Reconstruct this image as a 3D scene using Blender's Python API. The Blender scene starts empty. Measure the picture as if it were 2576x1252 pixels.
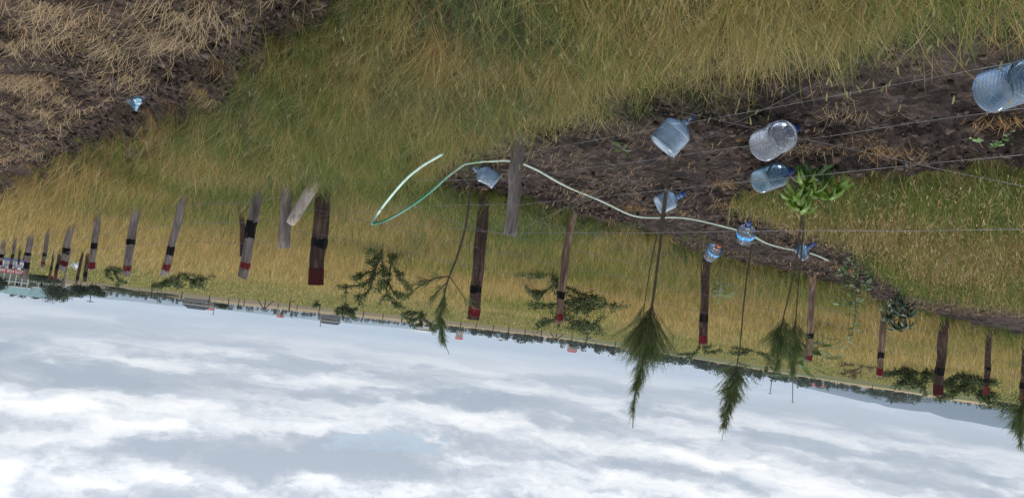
import bpy, math, random
import numpy as np
from mathutils import Matrix, Vector

# ------------------------------------------------------------------ camera
# the photograph was taken with the phone upside down: the camera is rolled by
# 180 degrees plus a tilt.  Picture units below are pixels of a 2576 x 1252 view.
W, H, FPX, CX, CY = 2576.0, 1252.0, 1984.0, 1288.0, 626.0
EYE = np.array([0.0, 0.0, 1.7])
HOR0, HORS = 682.0, 0.125
ROLL = math.atan(HORS)
PITCH = math.atan(((HOR0 + HORS * CX) - CY) * math.cos(ROLL) / FPX)
_l = np.array([-1.0, 0, 0])
_f = np.array([0, math.cos(PITCH), -math.sin(PITCH)])
_u = np.array([0, math.sin(PITCH), math.cos(PITCH)])
_r = math.cos(ROLL) * _l - math.sin(ROLL) * _u
_d = math.sin(ROLL) * _l + math.cos(ROLL) * _u

scene = bpy.context.scene
C = scene.collection
cam_data = bpy.data.cameras.new("camera")
cam_data.sensor_width = 36.0
cam_data.lens = 36.0 * FPX / W
cam_data.clip_start = 0.05
cam_data.clip_end = 40000
cam = bpy.data.objects.new("camera", cam_data)
C.objects.link(cam)
cam.matrix_world = Matrix(((_r[0], -_d[0], -_f[0], EYE[0]), (_r[1], -_d[1], -_f[1], EYE[1]),
                           (_r[2], -_d[2], -_f[2], EYE[2]), (0, 0, 0, 1)))
scene.camera = cam

# ------------------------------------------------------------------ sky, sun, exposure
SUN_EL, SUN_AZ = math.radians(58), math.radians(25)     # azimuth from +Y towards +X
world = bpy.data.worlds.new("World")
scene.world = world
world.use_nodes = True
wn, wl = world.node_tree.nodes, world.node_tree.links
wn.clear()


def N(nodes, t, **kw):
    n = nodes.new(t)
    for k, v in kw.items():
        setattr(n, k, v)
    return n


def math_node(nodes, links, op, a, b=None, c=None, clamp=False):
    n = nodes.new("ShaderNodeMath")
    n.operation = op
    n.use_clamp = clamp
    for i, v in enumerate((a, b, c)):
        if v is None:
            continue
        if isinstance(v, (int, float)):
            n.inputs[i].default_value = v
        else:
            links.new(v, n.inputs[i])
    return n.outputs[0]


def ramp(nodes, links, fac, stops, interp='EASE'):
    n = nodes.new("ShaderNodeValToRGB")
    n.color_ramp.interpolation = interp
    els = n.color_ramp.elements
    while len(els) < len(stops):
        els.new(0.5)
    for e, (p, c) in zip(els, stops):
        e.position = p
        e.color = (*c, 1) if len(c) == 3 else c
    links.new(fac, n.inputs[0])
    return n.outputs[0]


def mixc(nodes, links, fac, a, b, blend='MIX'):
    n = nodes.new("ShaderNodeMix")
    n.data_type = 'RGBA'
    n.blend_type = blend
    for sock, v in ((n.inputs[0], fac), (n.inputs[6], a), (n.inputs[7], b)):
        if isinstance(v, (int, float)):
            sock.default_value = v
        elif isinstance(v, (tuple, list)):
            sock.default_value = (*v, 1) if len(v) == 3 else v
        else:
            links.new(v, sock)
    return n.outputs[2]


def noise(nodes, links, vec, scale, detail=6, rough=0.55, dist=0.0, lac=2.0, dims='3D', w=0.0):
    n = nodes.new("ShaderNodeTexNoise")
    n.noise_dimensions = dims
    n.inputs['Scale'].default_value = scale
    n.inputs['Detail'].default_value = detail
    n.inputs['Roughness'].default_value = rough
    n.inputs['Distortion'].default_value = dist
    n.inputs['Lacunarity'].default_value = lac
    if vec is not None:
        links.new(vec, n.inputs['Vector'])
    return n.outputs[0]


CLOUD_AT = (5.5, 15.1, 9.0)
tc = wn.new("ShaderNodeTexCoord")
sep = wn.new("ShaderNodeSeparateXYZ")
wl.new(tc.outputs['Generated'], sep.inputs[0])
zc = math_node(wn, wl, 'MAXIMUM', sep.outputs[2], 0.0)
# cloud layers crowd together towards the horizon: logarithmic height
lg = math_node(wn, wl, 'LOGARITHM', math_node(wn, wl, 'ADD', zc, 0.05), math.e)


def sky_vec(sx, sz, off):
    c_ = wn.new("ShaderNodeCombineXYZ")
    wl.new(math_node(wn, wl, 'MULTIPLY_ADD', sep.outputs[0], sx, off[0]), c_.inputs[0])
    wl.new(math_node(wn, wl, 'MULTIPLY_ADD', sep.outputs[1], sx, off[1]), c_.inputs[1])
    wl.new(math_node(wn, wl, 'MULTIPLY_ADD', lg, sz, off[2]), c_.inputs[2])
    return c_.outputs[0]


def vadd(v, w):
    n_ = wn.new("ShaderNodeVectorMath")
    n_.operation = 'ADD'
    wl.new(v, n_.inputs[0])
    if isinstance(w, tuple):
        n_.inputs[1].default_value = w
    else:
        wl.new(w, n_.inputs[1])
    return n_.outputs[0]


fine_v = sky_vec(14.0, 6.0, CLOUD_AT)
fn = wn.new("ShaderNodeTexNoise")
fn.inputs['Scale'].default_value = 1.0
fn.inputs['Detail'].default_value = 9
fn.inputs['Roughness'].default_value = 0.58
wl.new(fine_v, fn.inputs['Vector'])
wsc = wn.new("ShaderNodeVectorMath")
wsc.operation = 'MULTIPLY_ADD'
wl.new(fn.outputs['Color'], wsc.inputs[0])
wsc.inputs[1].default_value = (0.75, 0.75, 0.70)
wsc.inputs[2].default_value = (-0.37, -0.37, -0.35)
Pv = vadd(sky_vec(2.9, 2.9, CLOUD_AT), wsc.outputs[0])
# the same field a little higher up: lit crowns against grey flat bases
Ps = vadd(Pv, (0.0, 0.05, 0.30))
big = noise(wn, wl, Pv, 1.15, 7, 0.55)
big2 = noise(wn, wl, Ps, 1.15, 4, 0.5)
rel = math_node(wn, wl, 'SUBTRACT', big, big2)
slow = noise(wn, wl, Pv, 0.55, 2, 0.5)
t1 = math_node(wn, wl, 'MULTIPLY_ADD', rel, 3.2, 0.45)
t2 = math_node(wn, wl, 'MULTIPLY_ADD', math_node(wn, wl, 'SUBTRACT', slow, 0.5), 1.5, t1)
t3 = math_node(wn, wl, 'MULTIPLY_ADD', math_node(wn, wl, 'SUBTRACT', fn.outputs[0], 0.5), 0.55, t2, clamp=True)
cloud = ramp(wn, wl, t3, [(0.0, (4.7, 5.25, 6.1)), (0.28, (5.8, 6.3, 7.0)), (0.44, (7.2, 7.6, 8.2)),
                          (0.57, (8.7, 9.0, 9.5)), (0.74, (10.0, 10.15, 10.4)), (1.0, (12.0, 12.0, 12.0))], 'LINEAR')
sky = wn.new("ShaderNodeTexSky")
sky.sky_type = 'NISHITA'
sky.sun_disc = False
sky.sun_elevation = SUN_EL
sky.sun_rotation = SUN_AZ
sky.air_density = 1.0
sky.dust_density = 1.5
cover = ramp(wn, wl, big, [(0.27, (0, 0, 0)), (0.36, (1, 1, 1))])
# overcast skies are brighter overhead than at the rim (CIE overcast law)
cie = math_node(wn, wl, 'MULTIPLY_ADD', zc, 1.5, 0.76)
cc_ = wn.new("ShaderNodeCombineXYZ")
for _i in range(3):
    wl.new(cie, cc_.inputs[_i])
cloud = mixc(wn, wl, 1.0, cloud, cc_.outputs[0], 'MULTIPLY')
c1 = mixc(wn, wl, cover, sky.outputs[0], cloud)
# the far cloud deck melts into pale air towards the horizon
hz = ramp(wn, wl, zc, [(0.0, (1, 1, 1)), (0.02, (0.75, 0.75, 0.75)), (0.08, (0, 0, 0))])
c2 = mixc(wn, wl, math_node(wn, wl, 'MULTIPLY', hz, 0.95), c1, (6.6, 6.75, 7.05))
bg = wn.new("ShaderNodeBackground")
bg.inputs['Strength'].default_value = 0.1
wl.new(c2, bg.inputs['Color'])
wo = wn.new("ShaderNodeOutputWorld")
wl.new(bg.outputs[0], wo.inputs['Surface'])

sd = bpy.data.lights.new("sun", 'SUN')
sd.energy = 1.5
sd.angle = math.radians(12)
sd.color = (1.0, 0.96, 0.9)
sun = bpy.data.objects.new("sun", sd)
C.objects.link(sun)
_sv = Vector((math.cos(SUN_EL) * math.sin(SUN_AZ), math.cos(SUN_EL) * math.cos(SUN_AZ), math.sin(SUN_EL)))
sun.rotation_euler = _sv.to_track_quat('Z', 'Y').to_euler()

vs = scene.view_settings
vs.view_transform = 'Standard'
vs.look = 'None'
vs.exposure = 0.0
vs.gamma = 1.0
scene.cycles.max_bounces = 6
scene.cycles.diffuse_bounces = 3
scene.cycles.glossy_bounces = 2
scene.cycles.transmission_bounces = 4
scene.cycles.transparent_max_bounces = 16
scene.cycles.volume_bounces = 0
scene.cycles.use_denoising = True
scene.cycles.denoiser = 'OPENIMAGEDENOISE'
scene.cycles.denoising_input_passes = 'RGB_ALBEDO_NORMAL'
scene.cycles.denoising_prefilter = 'NONE'

random.seed(7)
RNG = np.random.default_rng(7)


# ------------------------------------------------------------------ numeric helpers
def _hash(ix, iy, seed):
    h = (ix.astype(np.int64) * 374761393 + iy.astype(np.int64) * 668265263 + seed * 1442695041) & 0xFFFFFFFF
    h = ((h ^ (h >> 13)) * 1274126177) & 0xFFFFFFFF
    return ((h ^ (h >> 16)) & 0xFFFFFF) / float(0xFFFFFF)


def vnoise(x, y, seed=0):
    x = np.asarray(x, float)
    y = np.asarray(y, float)
    ix, iy = np.floor(x), np.floor(y)
    fx, fy = x - ix, y - iy
    fx = fx * fx * (3 - 2 * fx)
    fy = fy * fy * (3 - 2 * fy)
    a, b = _hash(ix, iy, seed), _hash(ix + 1, iy, seed)
    c, d = _hash(ix, iy + 1, seed), _hash(ix + 1, iy + 1, seed)
    return (a * (1 - fx) + b * fx) * (1 - fy) + (c * (1 - fx) + d * fx) * fy


def fbm(x, y, octv=4, seed=0):
    s, a, t = 0, 1.0, 0
    for o in range(octv):
        s = s + a * vnoise(x * 2 ** o + 17.3 * o, y * 2 ** o - 9.1 * o, seed + o)
        t += a
        a *= 0.5
    return s / t


def clods(x, y, size, seed=0):
    """rounded lumps of earth, each a cell of its own height"""
    gx, gy = x / size, y / size
    ix, iy = np.floor(gx), np.floor(gy)
    best = np.full(np.shape(x), 9.0)
    hh = np.zeros(np.shape(x))
    for a in (-1, 0, 1):
        for b in (-1, 0, 1):
            jx, jy = ix + a, iy + b
            d = np.hypot(gx - jx - _hash(jx, jy, seed), gy - jy - _hash(jx, jy, seed + 3))
            k = d < best
            best = np.where(k, d, best)
            hh = np.where(k, _hash(jx, jy, seed + 7), hh)
    return np.sqrt(np.clip(1 - (best / .75) ** 2, 0, 1)) * (.25 + .75 * hh)


def sstep(a, b, x):
    t = np.clip((x - a) / (b - a), 0, 1)
    return t * t * (3 - 2 * t)


def rays(px, py):
    px, py = np.asarray(px, float), np.asarray(py, float)
    v = _f * FPX + (px - CX)[..., None] * _r + (py - CY)[..., None] * _d
    return v / FPX                       # depth along the optical axis = 1


_tx = np.array([-900, -400, 0, 350, 700, 1100, 1440, 1750, 2000, 2400, 2900, 3400], float)
_tc = np.array([20, 20, 20, 18, 12, 3, 0, 10, 20, 27, 33, 35], float) / FPX
_tv = rays(_tx, HOR0 + HORS * _tx)
_ta = np.arctan2(_tv[:, 0], _tv[:, 1])
_fine = np.linspace(_ta.min() - 0.3, _ta.max() + 0.3, 400)
_fc = np.interp(_fine, _ta[::-1], _tc[::-1])
_k = np.exp(-np.linspace(-2, 2, 41) ** 2)
_fc = np.convolve(np.pad(_fc, 20, mode='edge'), _k / _k.sum(), mode='valid')


def base_z(x, y):
    """the lie of the land: flat at our feet, rising very gently to both sides"""
    r = np.hypot(x, y)
    c = np.interp(np.arctan2(x, y), _fine, _fc)
    return np.minimum(r, 900.0) * c * sstep(4, 12, r)


def ground(px, py, zoff=0.0):
    """world point where the view ray of a picture point meets the land"""
    v = rays(px, py)
    t = np.full(np.shape(px), 8.0)
    z = np.zeros(np.shape(px))
    for _ in range(30):
        vz = np.minimum(v[..., 2], -2e-4)
        t = np.clip((z + zoff - EYE[2]) / vz, 0.3, 3000)
        z = base_z(v[..., 0] * t, v[..., 1] * t)
    return EYE + v * t[..., None]


def gp(px, py, zoff=0.0):
    return ground(np.array(float(px)), np.array(float(py)), zoff)


def depth_of(p):
    return float(np.dot(np.asarray(p) - EYE, _f))


def at(px, py, depth):
    return EYE + rays(px, py) * depth


def project(x, y, z):
    v = np.stack([x - EYE[0], y - EYE[1], z - EYE[2]], -1)
    dz = v @ _f
    s = np.where(dz > 0.2, FPX / np.maximum(dz, 0.2), 0)
    return CX + (v @ _r) * s, CY + (v @ _d) * s, dz


def inpoly(px, py, poly):
    poly = np.asarray(poly, float)
    ins = np.zeros(np.shape(px), bool)
    n = len(poly)
    j = n - 1
    for i in range(n):
        xi, yi = poly[i]
        xj, yj = poly[j]
        c = ((yi > py) != (yj > py)) & (px < (xj - xi) * (py - yi) / ((yj - yi) + 1e-12) + xi)
        ins ^= c
        j = i
    return ins


def poly_dist(x, y, pts):
    d = np.full(np.shape(x), 1e9)
    for a, b in zip(pts[:-1], pts[1:]):
        ab = b - a
        t = np.clip(((x - a[0]) * ab[0] + (y - a[1]) * ab[1]) / (ab @ ab), 0, 1)
        d = np.minimum(d, np.hypot(x - a[0] - t * ab[0], y - a[1] - t * ab[1]))
    return d


# regions of the land, outlined in picture units and laid down on the land once
def lay(poly):
    return np.array([gp(*p)[:2] for p in poly])


SOIL = lay([(1065, 430), (1110, 375), (1200, 315), (1300, 265), (1410, 225), (1540, 170), (1750, 120), (1900, 100), (2050, 70),
            (2250, 0), (2400, -220), (2700, -600), (3600, -500), (3600, 960), (2900, 905), (2600, 850), (2400, 800),
            (2210, 755), (2040, 690), (1780, 640), (1650, 580), (1440, 530), (1300, 490)])
SIDE = lay([(1850, 505), (1900, 462), (2100, 440), (2300, 420), (2576, 395), (3500, 330), (3500, 860), (2900, 800),
            (2576, 765), (2300, 718), (2150, 622), (2050, 565)])
CORNER = lay([(2230, -30), (2330, -160), (2900, -300), (3000, 20), (2500, 15), (2400, 40)])
STRAW = lay([(930, -800), (905, -60), (880, 40), (830, 110), (700, 165), (590, 225), (490, 300), (330, 345), (200, 420),
             (0, 495), (-300, 600), (-900, 640), (-2000, -900)])
SOIL_FAR = lay([(1250, 480), (1440, 530), (1650, 580), (1780, 640), (2040, 690), (2210, 755), (2400, 800), (2600, 850), (2900, 905)])
SOIL_NEAR = lay([(1300, 275), (1410, 225), (1540, 170), (1750, 120), (1900, 100), (2050, 70), (2250, 0), (2400, -150)])
DITCH_EDGE = lay([(905, -60), (880, 40), (830, 110), (700, 165), (590, 225), (490, 300), (330, 345), (200, 420), (0, 495), (-200, 565)])
SIDE_EDGE = lay([(2576, 730), (2300, 690), (2150, 612), (2050, 560), (1885, 520), (1930, 470), (2100, 440), (2300, 420), (2576, 395)])
DITCH = lay([(960, -300), (880, -40), (800, 60), (690, 130), (560, 215), (450, 275), (330, 322), (190, 400), (0, 470),
             (-300, 580)])


def inw(x, y, poly):
    return inpoly(x, y, poly)


def ragged(x, y, amp=0.12, seed=3):
    return x + (fbm(x * 2.2, y * 2.2, 3, seed) - 0.5) * amp * 4, y + (fbm(x * 2.2 + 50, y * 2.2, 3, seed + 9) - 0.5) * amp * 4


def zones(x, y):
    xr, yr = ragged(x, y)
    soil = inw(xr, yr, SOIL)
    side = inw(xr, yr, SIDE)
    corner = inw(xr, yr, CORNER)
    straw = inw(xr, yr, STRAW)
    bare = soil & ~side & ~corner & ~straw
    return bare, side, corner, straw


def land_z(x, y, detail=True):
    z = base_z(x, y)
    r = np.hypot(x, y)
    d = poly_dist(x, y, DITCH)
    z = z - 0.30 * np.exp(-(d / 0.30) ** 2) * sstep(30, 14, r)
    st = inw(x, y, STRAW)
    z = z - np.where(st, 0.10 * sstep(0.1, 0.5, d) + sstep(.35, .8, d) * .055 * np.cos(d * 7.5 + 5 * (fbm(x * .8, y * .8, 2, 111) - .5)), 0) * sstep(30, 14, r)
    if detail:
        bare, side, corner, straw = zones(x, y)
        near = sstep(26, 9, r)
        clod = np.abs(fbm(x * 7, y * 7, 4, 21) - 0.5) * 2
        xw, yw = x + .05 * (fbm(x * 9, y * 9, 2, 101) - .5), y + .05 * (fbm(x * 9, y * 9, 2, 103) - .5)
        rough = .35 + 1.1 * sstep(.40, .58, fbm(x * .9 + 3, y * .9, 2, 27))     # trodden patches between clods
        z = z + np.where(bare, 1.0, np.where(straw, 1.3, 0.35)) * near * (
            0.09 * (fbm(x * 1.6, y * 1.6, 3, 5) - 0.5) + 0.11 * (np.maximum(fbm(x * 8, y * 8, 3, 15), .42) - 0.48) * rough - 0.04 * (clod - 0.3) * rough
            + rough * (0.075 * clods(xw, yw, .24, 91) + .045 * clods(xw, yw, .11, 95) - .06))
        z = z + (1 - near) * 0.12 * (fbm(x * 0.2, y * 0.2, 3, 8) - 0.5) * sstep(9, 30, r)
    return z


# ------------------------------------------------------------------ object helpers
def tag(o, label=None, cat=None, group=None, kind=None):
    if label:
        o["label"] = label
    if cat:
        o["category"] = cat
    if group:
        o["group"] = group
    if kind:
        o["kind"] = kind
    return o


def empty(name, loc, label, cat, group=None):
    o = bpy.data.objects.new(name, None)
    o.empty_display_size = 0.1
    o.location = [float(v) for v in loc]
    C.objects.link(o)
    return tag(o, label, cat, group)


def link(name, me, parent=None, loc=None):
    o = bpy.data.objects.new(name, me)
    C.objects.link(o)
    if parent is not None:
        o.parent = parent
    if loc is not None:
        o.location = [float(v) for v in loc]
    return o


class MB:
    """collects vertices and faces of one mesh"""

    def __init__(self):
        self.v, self.f, self.m = [], [], []

    def add(self, vs_, fs_, mi=0):
        o = len(self.v)
        self.v += [tuple(map(float, p)) for p in vs_]
        for f in fs_:
            self.f.append(tuple(i + o for i in f))
            self.m.append(mi)

    def box(self, lo, hi, mi=0):
        (a, b, c), (d, e, f) = lo, hi
        self.add([(a, b, c), (d, b, c), (d, e, c), (a, e, c), (a, b, f), (d, b, f), (d, e, f), (a, e, f)],
                 [(0, 3, 2, 1), (4, 5, 6, 7), (0, 1, 5, 4), (1, 2, 6, 5), (2, 3, 7, 6), (3, 0, 4, 7)], mi)

    def tube(self, pts, radii, sides=8, caps=True, mi=0, wob=0.0, seed=0, square=0.0, twist=0.0):
        pts = [np.asarray(p, float) for p in pts]
        if isinstance(radii, (int, float)):
            radii = [radii] * len(pts)
        rnd = np.random.default_rng(seed)
        ref = None
        vs_ = []
        ph = rnd.random() * 6.28
        lob = 1 + wob * np.sin(np.arange(sides) * 2 * math.pi / sides * 2 + ph) + wob * 0.7 * (rnd.random(sides) - 0.5)
        for i, p in enumerate(pts):
            a = pts[max(i - 1, 0)]
            b = pts[min(i + 1, len(pts) - 1)]
            t = b - a
            t = t / (np.linalg.norm(t) + 1e-12)
            if ref is None:
                ref = np.array([1.0, 0, 0]) if abs(t[0]) < 0.8 else np.array([0, 1.0, 0])
            n = ref - t * (ref @ t)
            n /= np.linalg.norm(n) + 1e-12
            ref = n
            bi = np.cross(t, n)
            for k in range(sides):
                an = 2 * math.pi * k / sides + twist
                c, s = math.cos(an), math.sin(an)
                sq = 1.0
                if square:
                    sq = 1 / (abs(c) ** square + abs(s) ** square) ** (1 / square)
                rr = radii[i] * lob[k] * sq * (1 + wob * 0.35 * (rnd.random() - 0.5))
                vs_.append(p + (n * c + bi * s) * rr)
        fs_ = []
        for i in range(len(pts) - 1):
            for k in range(sides):
                k2 = (k + 1) % sides
                fs_.append((i * sides + k, i * sides + k2, (i + 1) * sides + k2, (i + 1) * sides + k))
        if caps:
            fs_.append(tuple(range(sides - 1, -1, -1)))
            e = (len(pts) - 1) * sides
            fs_.append(tuple(range(e, e + sides)))
        self.add(vs_, fs_, mi)

    def build(self, name, mats, parent=None, smooth=False, loc=None, origin=None):
        me = bpy.data.meshes.new(name)
        v = self.v
        if origin is not None:
            v = [(a - origin[0], b - origin[1], c - origin[2]) for a, b, c in v]
        me.from_pydata(v, [], self.f)
        if not isinstance(mats, (list, tuple)):
            mats = [mats]
        for m in mats:
            me.materials.append(m)
        if len(mats) > 1:
            me.polygons.foreach_set("material_index", self.m)
        if smooth:
            me.polygons.foreach_set("use_smooth", [True] * len(me.polygons))
        me.update()
        return link(name, me, parent, loc)


def mesh_arrays(name, verts, faces_flat, starts, totals, mat, col=None, parent=None, smooth=False, origin=None):
    me = bpy.data.meshes.new(name)
    if origin is not None:
        verts = verts - np.asarray(origin)
    me.vertices.add(len(verts))
    me.vertices.foreach_set("co", np.ascontiguousarray(verts, np.float32).ravel())
    me.loops.add(len(faces_flat))
    me.loops.foreach_set("vertex_index", np.ascontiguousarray(faces_flat, np.int32))
    me.polygons.add(len(starts))
    me.polygons.foreach_set("loop_start", np.ascontiguousarray(starts, np.int32))
    me.polygons.foreach_set("loop_total", np.ascontiguousarray(totals, np.int32))
    if smooth:
        me.polygons.foreach_set("use_smooth", np.ones(len(starts), bool))
    me.materials.append(mat)
    if col is not None:
        at_ = me.attributes.new("col", 'FLOAT_COLOR', 'POINT')
        c4 = np.ones((len(verts), 4), np.float32)
        c4[:, :3] = col
        at_.data.foreach_set("color", c4.ravel())
    me.update(calc_edges=True)
    return link(name, me, parent)


def blade_arrays(B, h, w, az, lean, droop, col, levels=4, face=None, tipcol=None):
    """ribbons that start at B, rise h*(1-..), lean towards azimuth az and nod at the tip"""
    n = len(B)
    s = np.array([0, .38, .74, 1.0]) if levels == 4 else np.array([0, .55, 1.0])
    wt = np.array([.8, 1.0, .7, 0]) if levels == 4 else np.array([.9, .8, 0])
    L = len(s)
    dx, dy = np.sin(az), np.cos(az)
    if face is None:
        face = az + np.pi / 2 + RNG.normal(0, .6, n)
    wx, wy = np.sin(face), np.cos(face)
    pos = np.empty((n, L, 3))
    hor = lean[:, None] * (s[None] ** 1.4)
    ver = np.sqrt(np.clip(1 - lean[:, None] ** 2 * .8, 0.02, 1)) * s[None] - droop[:, None] * s[None] ** 3
    pos[:, :, 0] = B[:, None, 0] + dx[:, None] * hor * h[:, None]
    pos[:, :, 1] = B[:, None, 1] + dy[:, None] * hor * h[:, None]
    pos[:, :, 2] = B[:, None, 2] + ver * h[:, None]
    nv = 2 * (L - 1) + 1
    V = np.empty((n, nv, 3))
    for i in range(L - 1):
        off = np.stack([wx, wy, np.zeros(n)], -1) * (w * wt[i] * .5)[:, None]
        V[:, 2 * i] = pos[:, i] - off
        V[:, 2 * i + 1] = pos[:, i] + off
    V[:, -1] = pos[:, -1]
    base = (np.arange(n) * nv)[:, None]
    fl = []
    for i in range(L - 2):
        fl += [2 * i, 2 * i + 1, 2 * i + 3, 2 * i + 2]
    fl += [2 * (L - 2), 2 * (L - 2) + 1, nv - 1]
    flat = (base + np.array(fl)[None]).ravel()
    tot = np.tile(np.array([4] * (L - 2) + [3]), n)
    st = np.concatenate([[0], np.cumsum(tot)[:-1]])
    cc = np.repeat(col[:, None, :], nv, 1)
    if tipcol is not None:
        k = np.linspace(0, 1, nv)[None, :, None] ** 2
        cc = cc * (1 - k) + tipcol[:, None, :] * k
    return V.reshape(-1, 3), flat, st, tot, cc.reshape(-1, 3)


def merge(parts):
    V, F, S, T, Cc = [], [], [], [], []
    vo = lo = 0
    for v, f, s, t, c in parts:
        V.append(v)
        F.append(f + vo)
        S.append(s + lo)
        T.append(t)
        Cc.append(c)
        vo += len(v)
        lo += len(f)
    return np.concatenate(V), np.concatenate(F), np.concatenate(S), np.concatenate(T), np.concatenate(Cc)


# ------------------------------------------------------------------ materials
def new_mat(name):
    m = bpy.data.materials.new(name)
    m.use_nodes = True
    n, l = m.node_tree.nodes, m.node_tree.links
    b = n["Principled BSDF"]
    return m, n, l, b


def simple(name, col, rough=0.7, var=0.25, scale=9.0, metal=0.0, spec=0.3, bump=0.0):
    m, n, l, b = new_mat(name)
    tcn = n.new("ShaderNodeTexCoord")
    f = noise(n, l, tcn.outputs['Object'], scale, 5, 0.6)
    lo = tuple(c * (1 - var) for c in col)
    hi = tuple(min(1, c * (1 + var)) for c in col)
    l.new(ramp(n, l, f, [(0.3, lo), (0.7, hi)], 'LINEAR'), b.inputs['Base Color'])
    b.inputs['Roughness'].default_value = rough
    b.inputs['Metallic'].default_value = metal
    b.inputs['Specular IOR Level'].default_value = spec
    if bump:
        bn = n.new("ShaderNodeBump")
        bn.inputs['Strength'].default_value = bump
        bn.inputs['Distance'].default_value = 0.01
        l.new(f, bn.inputs['Height'])
        l.new(bn.outputs[0], b.inputs['Normal'])
    return m


def plant_mat(name, transl=0.3, rough=0.75):
    m, n, l, b = new_mat(name)
    a = n.new("ShaderNodeAttribute")
    a.attribute_name = "col"
    l.new(a.outputs['Color'], b.inputs['Base Color'])
    b.inputs['Roughness'].default_value = rough
    b.inputs['Specular IOR Level'].default_value = 0.15
    t = n.new("ShaderNodeBsdfTranslucent")
    l.new(a.outputs['Color'], t.inputs['Color'])
    mx = n.new("ShaderNodeMixShader")
    mx.inputs[0].default_value = transl
    l.new(b.outputs[0], mx.inputs[1])
    l.new(t.outputs[0], mx.inputs[2])
    l.new(mx.outputs[0], n["Material Output"].inputs['Surface'])
    return m


def wood(name, dark, mid, light, rings=1.0, bump=0.6):
    m, n, l, b = new_mat(name)
    tcn = n.new("ShaderNodeTexCoord")
    mp = n.new("ShaderNodeMapping")
    mp.inputs['Scale'].default_value = (34 * rings, 34 * rings, 1.6)
    l.new(tcn.outputs['Object'], mp.inputs[0])
    oi = n.new("ShaderNodeObjectInfo")
    ad = n.new("ShaderNodeVectorMath")
    ad.operation = 'ADD'
    cv = n.new("ShaderNodeCombineXYZ")
    l.new(math_node(n, l, 'MULTIPLY', oi.outputs['Random'], 40.0), cv.inputs[2])
    l.new(mp.outputs[0], ad.inputs[0])
    l.new(cv.outputs[0], ad.inputs[1])
    g = noise(n, l, ad.outputs[0], 1.0, 6, 0.65, 0.6)
    mp2 = n.new("ShaderNodeMapping")
    mp2.inputs['Scale'].default_value = (5, 5, 1.1)
    l.new(tcn.outputs['Object'], mp2.inputs[0])
    ad2 = n.new("ShaderNodeVectorMath")
    ad2.operation = 'ADD'
    l.new(mp2.outputs[0], ad2.inputs[0])
    l.new(cv.outputs[0], ad2.inputs[1])
    patch = noise(n, l, ad2.outputs[0], 1.0, 4, 0.6)
    f = math_node(n, l, 'ADD', math_node(n, l, 'MULTIPLY', g, 0.65), math_node(n, l, 'MULTIPLY', patch, 0.45), clamp=True)
    l.new(ramp(n, l, f, [(0.38, dark), (0.55, mid), (0.72, light)], 'LINEAR'), b.inputs['Base Color'])
    b.inputs['Roughness'].default_value = 0.85
    b.inputs['Specular IOR Level'].default_value = 0.15
    bn = n.new("ShaderNodeBump")
    bn.inputs['Strength'].default_value = bump
    bn.inputs['Distance'].default_value = 0.012
    l.new(g, bn.inputs['Height'])
    l.new(bn.outputs[0], b.inputs['Normal'])
    return m


def painted(name, col, under):
    m, n, l, b = new_mat(name)
    tcn = n.new("ShaderNodeTexCoord")
    mp = n.new("ShaderNodeMapping")
    mp.inputs['Scale'].default_value = (30, 30, 3)
    l.new(tcn.outputs['Object'], mp.inputs[0])
    g = noise(n, l, mp.outputs[0], 1.0, 6, 0.65, 0.4)
    l.new(ramp(n, l, g, [(0.3, tuple(c * .6 for c in col)), (0.50, col), (0.60, under)], 'LINEAR'), b.inputs['Base Color'])
    b.inputs['Roughness'].default_value = 0.92
    b.inputs['Specular IOR Level'].default_value = 0.08
    bn = n.new("ShaderNodeBump")
    bn.inputs['Strength'].default_value = 0.4
    bn.inputs['Distance'].default_value = 0.01
    l.new(g, bn.inputs['Height'])
    l.new(bn.outputs[0], b.inputs['Normal'])
    return m


M_GRASS = plant_mat("grass_blades", 0.28)
M_LEAF = plant_mat("leaves", 0.25, 0.5)
M_GREY = wood("weathered_grey_wood", (.045, .038, .036), (.15, .125, .12), (.30, .26, .245))
M_BROWN = wood("dark_brown_wood", (.016, .011, .010), (.052, .034, .028), (.15, .098, .074))
M_PEEL = wood("peeling_bark_wood", (.035, .024, .02), (.16, .105, .075), (.42, .31, .22))
M_PALE = wood("pale_debarked_wood", (.16, .13, .11), (.34, .29, .26), (.50, .45, .41))
M_BLACK = painted("black_paint", (.009, .009, .011), (.03, .024, .022))
M_RED = painted("red_paint", (.150, .018, .022), (.12, .06, .055))
M_DRED = painted("faded_dark_red_paint", (.07, .012, .014), (.04, .02, .02))
M_CUT = simple("cut_wood", (.55, .42, .25), 0.8, 0.2, 60)
M_WIRE = simple("galvanised_wire", (.15, .145, .15), 0.45, 0.35, 30, 0.6, 0.5)
M_BARK = simple("bark", (.075, .058, .045), 0.9, 0.4, 25, bump=0.6)
M_STEM = simple("young_stem", (.06, .048, .032), 0.85, 0.35, 30, bump=0.4)


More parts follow.
